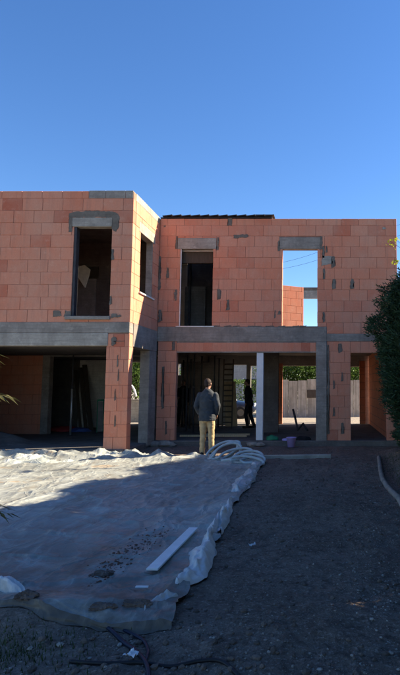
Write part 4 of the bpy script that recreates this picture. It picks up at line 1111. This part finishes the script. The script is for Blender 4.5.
# ------------------------------------------------------------------ trees
def leaf_quads(rr, pts, size, flat=.6, aspect=.5):
    vs, fs = [], []
    for p, nrm in pts:
        d = Vector((rr.gauss(0, 1), rr.gauss(0, 1), rr.gauss(0, 1)*flat)); d = (d.normalized()*.7+nrm*.6).normalized()
        s_ = d.cross(Vector((rr.gauss(0, 1), rr.gauss(0, 1), rr.gauss(0, 1)))).normalized()
        L = size*rr.uniform(.6, 1.4); W = L*aspect*.5; i = len(vs)
        vs += [p-d*L*.5, p+s_*W, p+d*L*.5, p-s_*W]; fs.append((i, i+1, i+2, i+3))
    return vs, fs
def broadleaf_mesh(seed, h, r, nl, size):
    rr = random.Random(seed); blobs = []
    for i in range(16):
        a = rr.random()*6.28; q = rr.random()**.6*r*.75; z = h*(.42+.5*rr.random())
        blobs.append((Vector((q*math.cos(a), q*math.sin(a), z)), r*rr.uniform(.28, .5)))
    pts = []
    for i in range(nl):
        c, br = blobs[rr.randrange(len(blobs))]; d = Vector((rr.gauss(0, 1), rr.gauss(0, 1), rr.gauss(0, 1))).normalized()
        pts.append((c+d*br*rr.uniform(.6, 1.1)*(1+.3*noise.noise(d*2+c)), d))
    crown = leaf_quads(rr, pts, size)
    tr = [tube_data([(0, 0, 0), (.03, .02, h*.3), (0, .05, h*.65)], [.09, .07, .03], 7)]
    for c, br in blobs[:8]: tr.append(tube_data([(.02, .03, h*.35), c*.6+Vector((0, 0, h*.2)), c], [.045, .03, .012], 5))
    return crown, merge(tr)
def mk_tree(name, crown, trunk, cm, tm, loc, rz, sc, label, cat, group=None, meshes=None):
    t = empty(name, loc, rz); t.scale = (sc,)*3; prop(t, label, cat, group)
    link('trunk', meshes[0], t); link('crown', meshes[1], t); return t
def tree_meshes(crown, trunk, cm, tm):
    a = bpy.data.meshes.new('trunk'); a.from_pydata(trunk[0], [], trunk[1]); a.materials.append(M[tm])
    for p in a.polygons: p.use_smooth = True
    b = bpy.data.meshes.new('crown'); b.from_pydata(crown[0], [], crown[1]); b.materials.append(M[cm]); return a, b
cr, tk = broadleaf_mesh(3, 3.6, 1.7, 6500, .13); bl = tree_meshes(cr, tk, 'leaf', 'bark')
for i, (x, Y, sc) in enumerate([(284, 33.6, .98), (300, 34.2, 1.05), (318, 33.8, 1.0), (336, 34.4, 1.0), (356, 33.7, .95), (372, 34.6, 1.05), (136, 29.2, 1.0), (122, 30.5, 1.05), (150, 31, 1.0), (105, 29.5, .95)]):
    mk_tree('garden_tree', 0, 0, 0, 0, (at(x, 400, Y).x, Y, -.02), i*1.3, sc, 'leafy green tree above the board fence' if i < 6 else 'leafy green tree behind the low garden wall', 'tree', 'trees over the fence' if i < 6 else 'trees behind the low wall', bl)
# clipped hedge behind the car
rr = random.Random(9); pts = []
for i in range(9000):
    x, y, z = rr.uniform(-4.5, 4.5), rr.uniform(-.45, .45), rr.uniform(0.1, 2.0)
    f = rr.randrange(3)
    if f == 0: y = -.45+rr.gauss(0, .05)
    elif f == 1: z = 2.0+rr.gauss(0, .06)
    pts.append((Vector((x, y, z)), Vector((0, -.5, .5))))
cr = leaf_quads(rr, pts, .12)
hg = empty('clipped_hedge', (at(240, 395, 36).x, 36, 0)); prop(hg, 'bright green clipped hedge behind the parked car', 'hedge')
from_py('crown', cr[0], cr[1], M['leaf'], hg)
for i in range(6): o = tube('trunk', [(-4+i*1.6, 0, -.02), (-4+i*1.6, .03, 1.4)], [.05, .03], M['bark'], hg, 6)
# power lines
for i, (y0, y1) in enumerate([(262, 247), (267, 256)]):
    a, b = at(250, y0+6, 60), at(350, y1-8, 60); P = [a.lerp(b, k/20)-Vector((0, 0, .5*math.sin(math.pi*k/20))) for k in range(21)]
    ext = (b-a)*2
    o = tube('power_line', [a-ext]+P+[b+ext], .013, M['hoseblack'], None, 6); prop(o, ['upper power line crossing the sky behind the house', 'lower power line crossing the sky behind the house'][i], 'cable')

# conifers of the right-hand boundary
def conifer(seed, H, Rr, n):
    rr = random.Random(seed); prof = [(0, .62), (.12, .72), (.22, .78), (.36, .84), (.52, 1.0), (.72, .98), (.86, .80), (.95, .45), (1.0, .08)]
    def rad(f):
        for (a, b), (c, d) in zip(prof[:-1], prof[1:]):
            if a <= f <= c: return (b+(d-b)*(f-a)/(c-a))*Rr
        return 0
    z0 = .28; vs, fs = [], []; tk = [tube_data([(0, 0, -.05), (.02, .01, H*.5), (0, 0, H*.93)], [.10, .07, .015], 8)]
    for i in range(n):
        f = rr.random()**.9; a = rr.random()*6.283; z = z0+(H-z0)*f
        r_ = rad(f)*(.95+.34*noise.noise((math.cos(a)*1.8, math.sin(a)*1.8, z*2.1+seed))+.30*max(0, noise.noise((math.cos(a)*4.5, math.sin(a)*4.5, z*4.2))))
        q = r_*(1-.55*rr.random()**2.2)
        d = Vector((math.cos(a), math.sin(a), 0)); base = d*q+Vector((0, 0, z))
        dirv = (d*rr.uniform(.5, 1.0)+Vector((rr.gauss(0, .35), rr.gauss(0, .35), rr.uniform(-.1, .8)))).normalized()
        L = rr.uniform(.10, .26); side = dirv.cross(Vector((rr.gauss(0, 1), rr.gauss(0, 1), rr.gauss(0, 1)))).normalized()
        # feathery spray: stem leaf plus side leaflets
        for k in range(4):
            s_ = (-1 if k % 2 else 1); b = base+dirv*L*(k*.22); tip = b+(dirv*.8+side*s_*.7).normalized()*L*(.55-.07*k); wv = dirv.cross(side).normalized()*.004+side*.0
            m = b.lerp(tip, .5); sw = (tip-b).cross(Vector((rr.gauss(0, 1), rr.gauss(0, 1), rr.gauss(0, 1)))).normalized()*.011
            i0 = len(vs); vs += [b, m+sw, tip, m-sw]; fs.append((i0, i0+1, i0+2, i0+3))
        b = base; tip = base+dirv*L; sw = side*.011; i0 = len(vs); vs += [b, b.lerp(tip, .5)+sw, tip, b.lerp(tip, .5)-sw]; fs.append((i0, i0+1, i0+2, i0+3))
        if i % 22 == 0:      # loose shoots standing out of the outline
            e = d*r_+Vector((0, 0, z)); dv = (d+Vector((rr.gauss(0, .3), rr.gauss(0, .3), rr.uniform(0, .9)))).normalized(); LL = rr.uniform(.12, .32)
            for k in range(10):
                b = e+dv*LL*(k/10-.2); sd = dv.cross(Vector((rr.gauss(0, 1), rr.gauss(0, 1), rr.gauss(0, 1)))).normalized()
                tip = b+(dv*.8+sd*.6).normalized()*(.09-.005*k); sw = (tip-b).cross(dv).normalized()*.009; m = b.lerp(tip, .5)
                i0 = len(vs); vs += [b, m+sw, tip, m-sw]; fs.append((i0, i0+1, i0+2, i0+3))
        if i % 160 == 0: tk.append(tube_data([(0, 0, z-.15), base], [.016, .005], 4))
    return (vs, fs), merge(tk)
cr, tk = conifer(4, 3.85, 1.05, 13000); cm_ = tree_meshes(cr, tk, 'foliage', 'bark')
spots = [(2.10, 10.6, 1.0, 'large dark green conifer standing before the right end of the house')]
rr = random.Random(12)
for k in range(16):
    Y = 16.6-k*1.12; spots.append(((2.75 if Y < 14.5 else 3.25)+rr.uniform(-.1, .1), Y, (1.0 if Y > 11 else 1.10)+rr.uniform(-.13, .10), None))  # those past the house end are unseen, added to block a strip of sun
for i, (x, Y, sc, lab) in enumerate(spots):
    mk_tree('conifer_tree', 0, 0, 0, 0, (x, Y, gz(x, Y)-.02), i*2.1, sc, lab or 'dark green conifer in the boundary row along the track', 'tree', None if lab else 'conifers of the boundary row', cm_)
# yellow-leaved sapling behind the conifer
sp_ = empty('yellow_sapling', (2.35, 13.4, .1)); prop(sp_, 'thin sapling with yellow leaves rising behind the conifer', 'tree')
tips = [at(390, 241, 13.0), at(396, 240, 13.1), at(397.5, 262, 13.2), at(402, 235, 13.3), at(406, 250, 13.4)]
base = Vector((2.35, 13.4, .1)); tw_ = [tube_data([(0, 0, 0), (.02, -.02, 2.6), (0, 0, 4.4)], [.025, .018, .006], 6)]; pts = []; rr = random.Random(2)
for tp in tips:
    q = tp-base; tw_.append(tube_data([(0, 0, q.z-.7), (q.x*.5, q.y*.5, q.z-.2), q], [.010, .007, .003], 5))
    for k in range(9): pts.append((q+Vector((rr.gauss(0, .05), rr.gauss(0, .05), rr.gauss(0, .06))), Vector((0, 0, -.5))))
V, Fc = merge(tw_); from_py('trunk', V, Fc, M['bark'], sp_, True); cr = leaf_quads(rr, pts, .10, .6, .6); from_py('crown', cr[0], cr[1], M['leafy'], sp_)
# palm at the left, only its leaf tips in view
pb = Vector((-2.86, 3.75, 0)); palm = empty('palm_plant', (pb.x, pb.y, gz(pb.x, pb.y))); prop(palm, 'spiky palm with yellowish leaf tips at the left edge of the sheet', 'palm')
tube('trunk', [(0, 0, -.05), (.02, 0, .6), (0, .02, 1.45)], [.10, .09, .08], M['bark'], palm, 10)
rr = random.Random(6)
def frond(az, z0, length, rise, droop, seed):
    vs, fs = [], []; d = Vector((math.cos(az), math.sin(az), 0)); n = 22
    stem = [Vector((0, 0, z0))+d*length*(k/n)+Vector((0, 0, rise*(k/n)-droop*(k/n)**2)) for k in range(n+1)]
    for k in range(5, n+1):
        for s_ in (-1, 1):
            b = stem[k]; o_ = Vector((-d.y, d.x, 0))*s_
            tip = b+(d*.8+o_*.65).normalized()*length*.34*(1.1-.5*k/n)+Vector((0, 0, -.05+rr.uniform(-.03, .03)))
            m = b.lerp(tip, .45)+Vector((0, 0, .015)); sw = d*.009; i = len(vs)
            vs += [b-sw*.6, m-sw, tip, m+sw, b+sw*.6]; fs.append((i, i+1, i+2, i+3, i+4))
    tv_, tf_ = tube_data(stem, [.010*(1-.7*k/n) for k in range(n+1)], 5); o = len(vs); vs += tv_; fs += [tuple(q+o for q in f) for f in tf_]
    from_py('frond', vs, fs, M['palm'], palm)
for az, z0, L, rise, dr in [(-10, 1.42, .60, .72, .25), (8, 1.42, .58, .55, .14), (20, 1.40, .64, .45, .30), (-5, 1.05, .70, .02, .28), (12, 1.0, .68, -.02, .22), (80, 1.4, .7, .5, .4), (140, 1.4, .7, .5, .4), (200, 1.4, .7, .5, .4), (260, 1.4, .7, .5, .4), (310, 1.4, .6, .4, .5)]:
    frond(R(az), z0, L, rise, dr, 1)
# weeds: front left and on the bank
def weeds(n, zone, lab, seed):
    rr = random.Random(seed); vs, fs = [], []
    for i in range(n):
        x, y = zone(rr); z = gz(x, y); h = rr.uniform(.012, .05); a = rr.random()*6.28; dx, dy = math.cos(a)*h*.6, math.sin(a)*h*.6; k = len(vs); w_ = .004
        vs += [(x-w_*math.sin(a), y+w_*math.cos(a), z-.005), (x+w_*math.sin(a), y-w_*math.cos(a), z-.005), (x+dx, y+dy, z+h)]; fs.append((k, k+1, k+2))
    o = from_py('weeds', vs, fs, M['grass']); prop(o, lab, 'weeds', kind='stuff')
weeds(1100, lambda rr: (-2.05+rr.gauss(0, .28), 3.55+rr.gauss(0, .14)), 'low dark weeds growing at the front hem of the sheet', 1)
weeds(3500, lambda rr: (rr.uniform(1.2, 2.2), rr.uniform(8, 13)), 'sparse weeds on the bank below the conifer', 2)
weeds(700, lambda rr: (-1.5+rr.gauss(0, .2), 3.12+rr.gauss(0, .08)), 'sparse weeds in the foreground earth beside the black cable', 3)
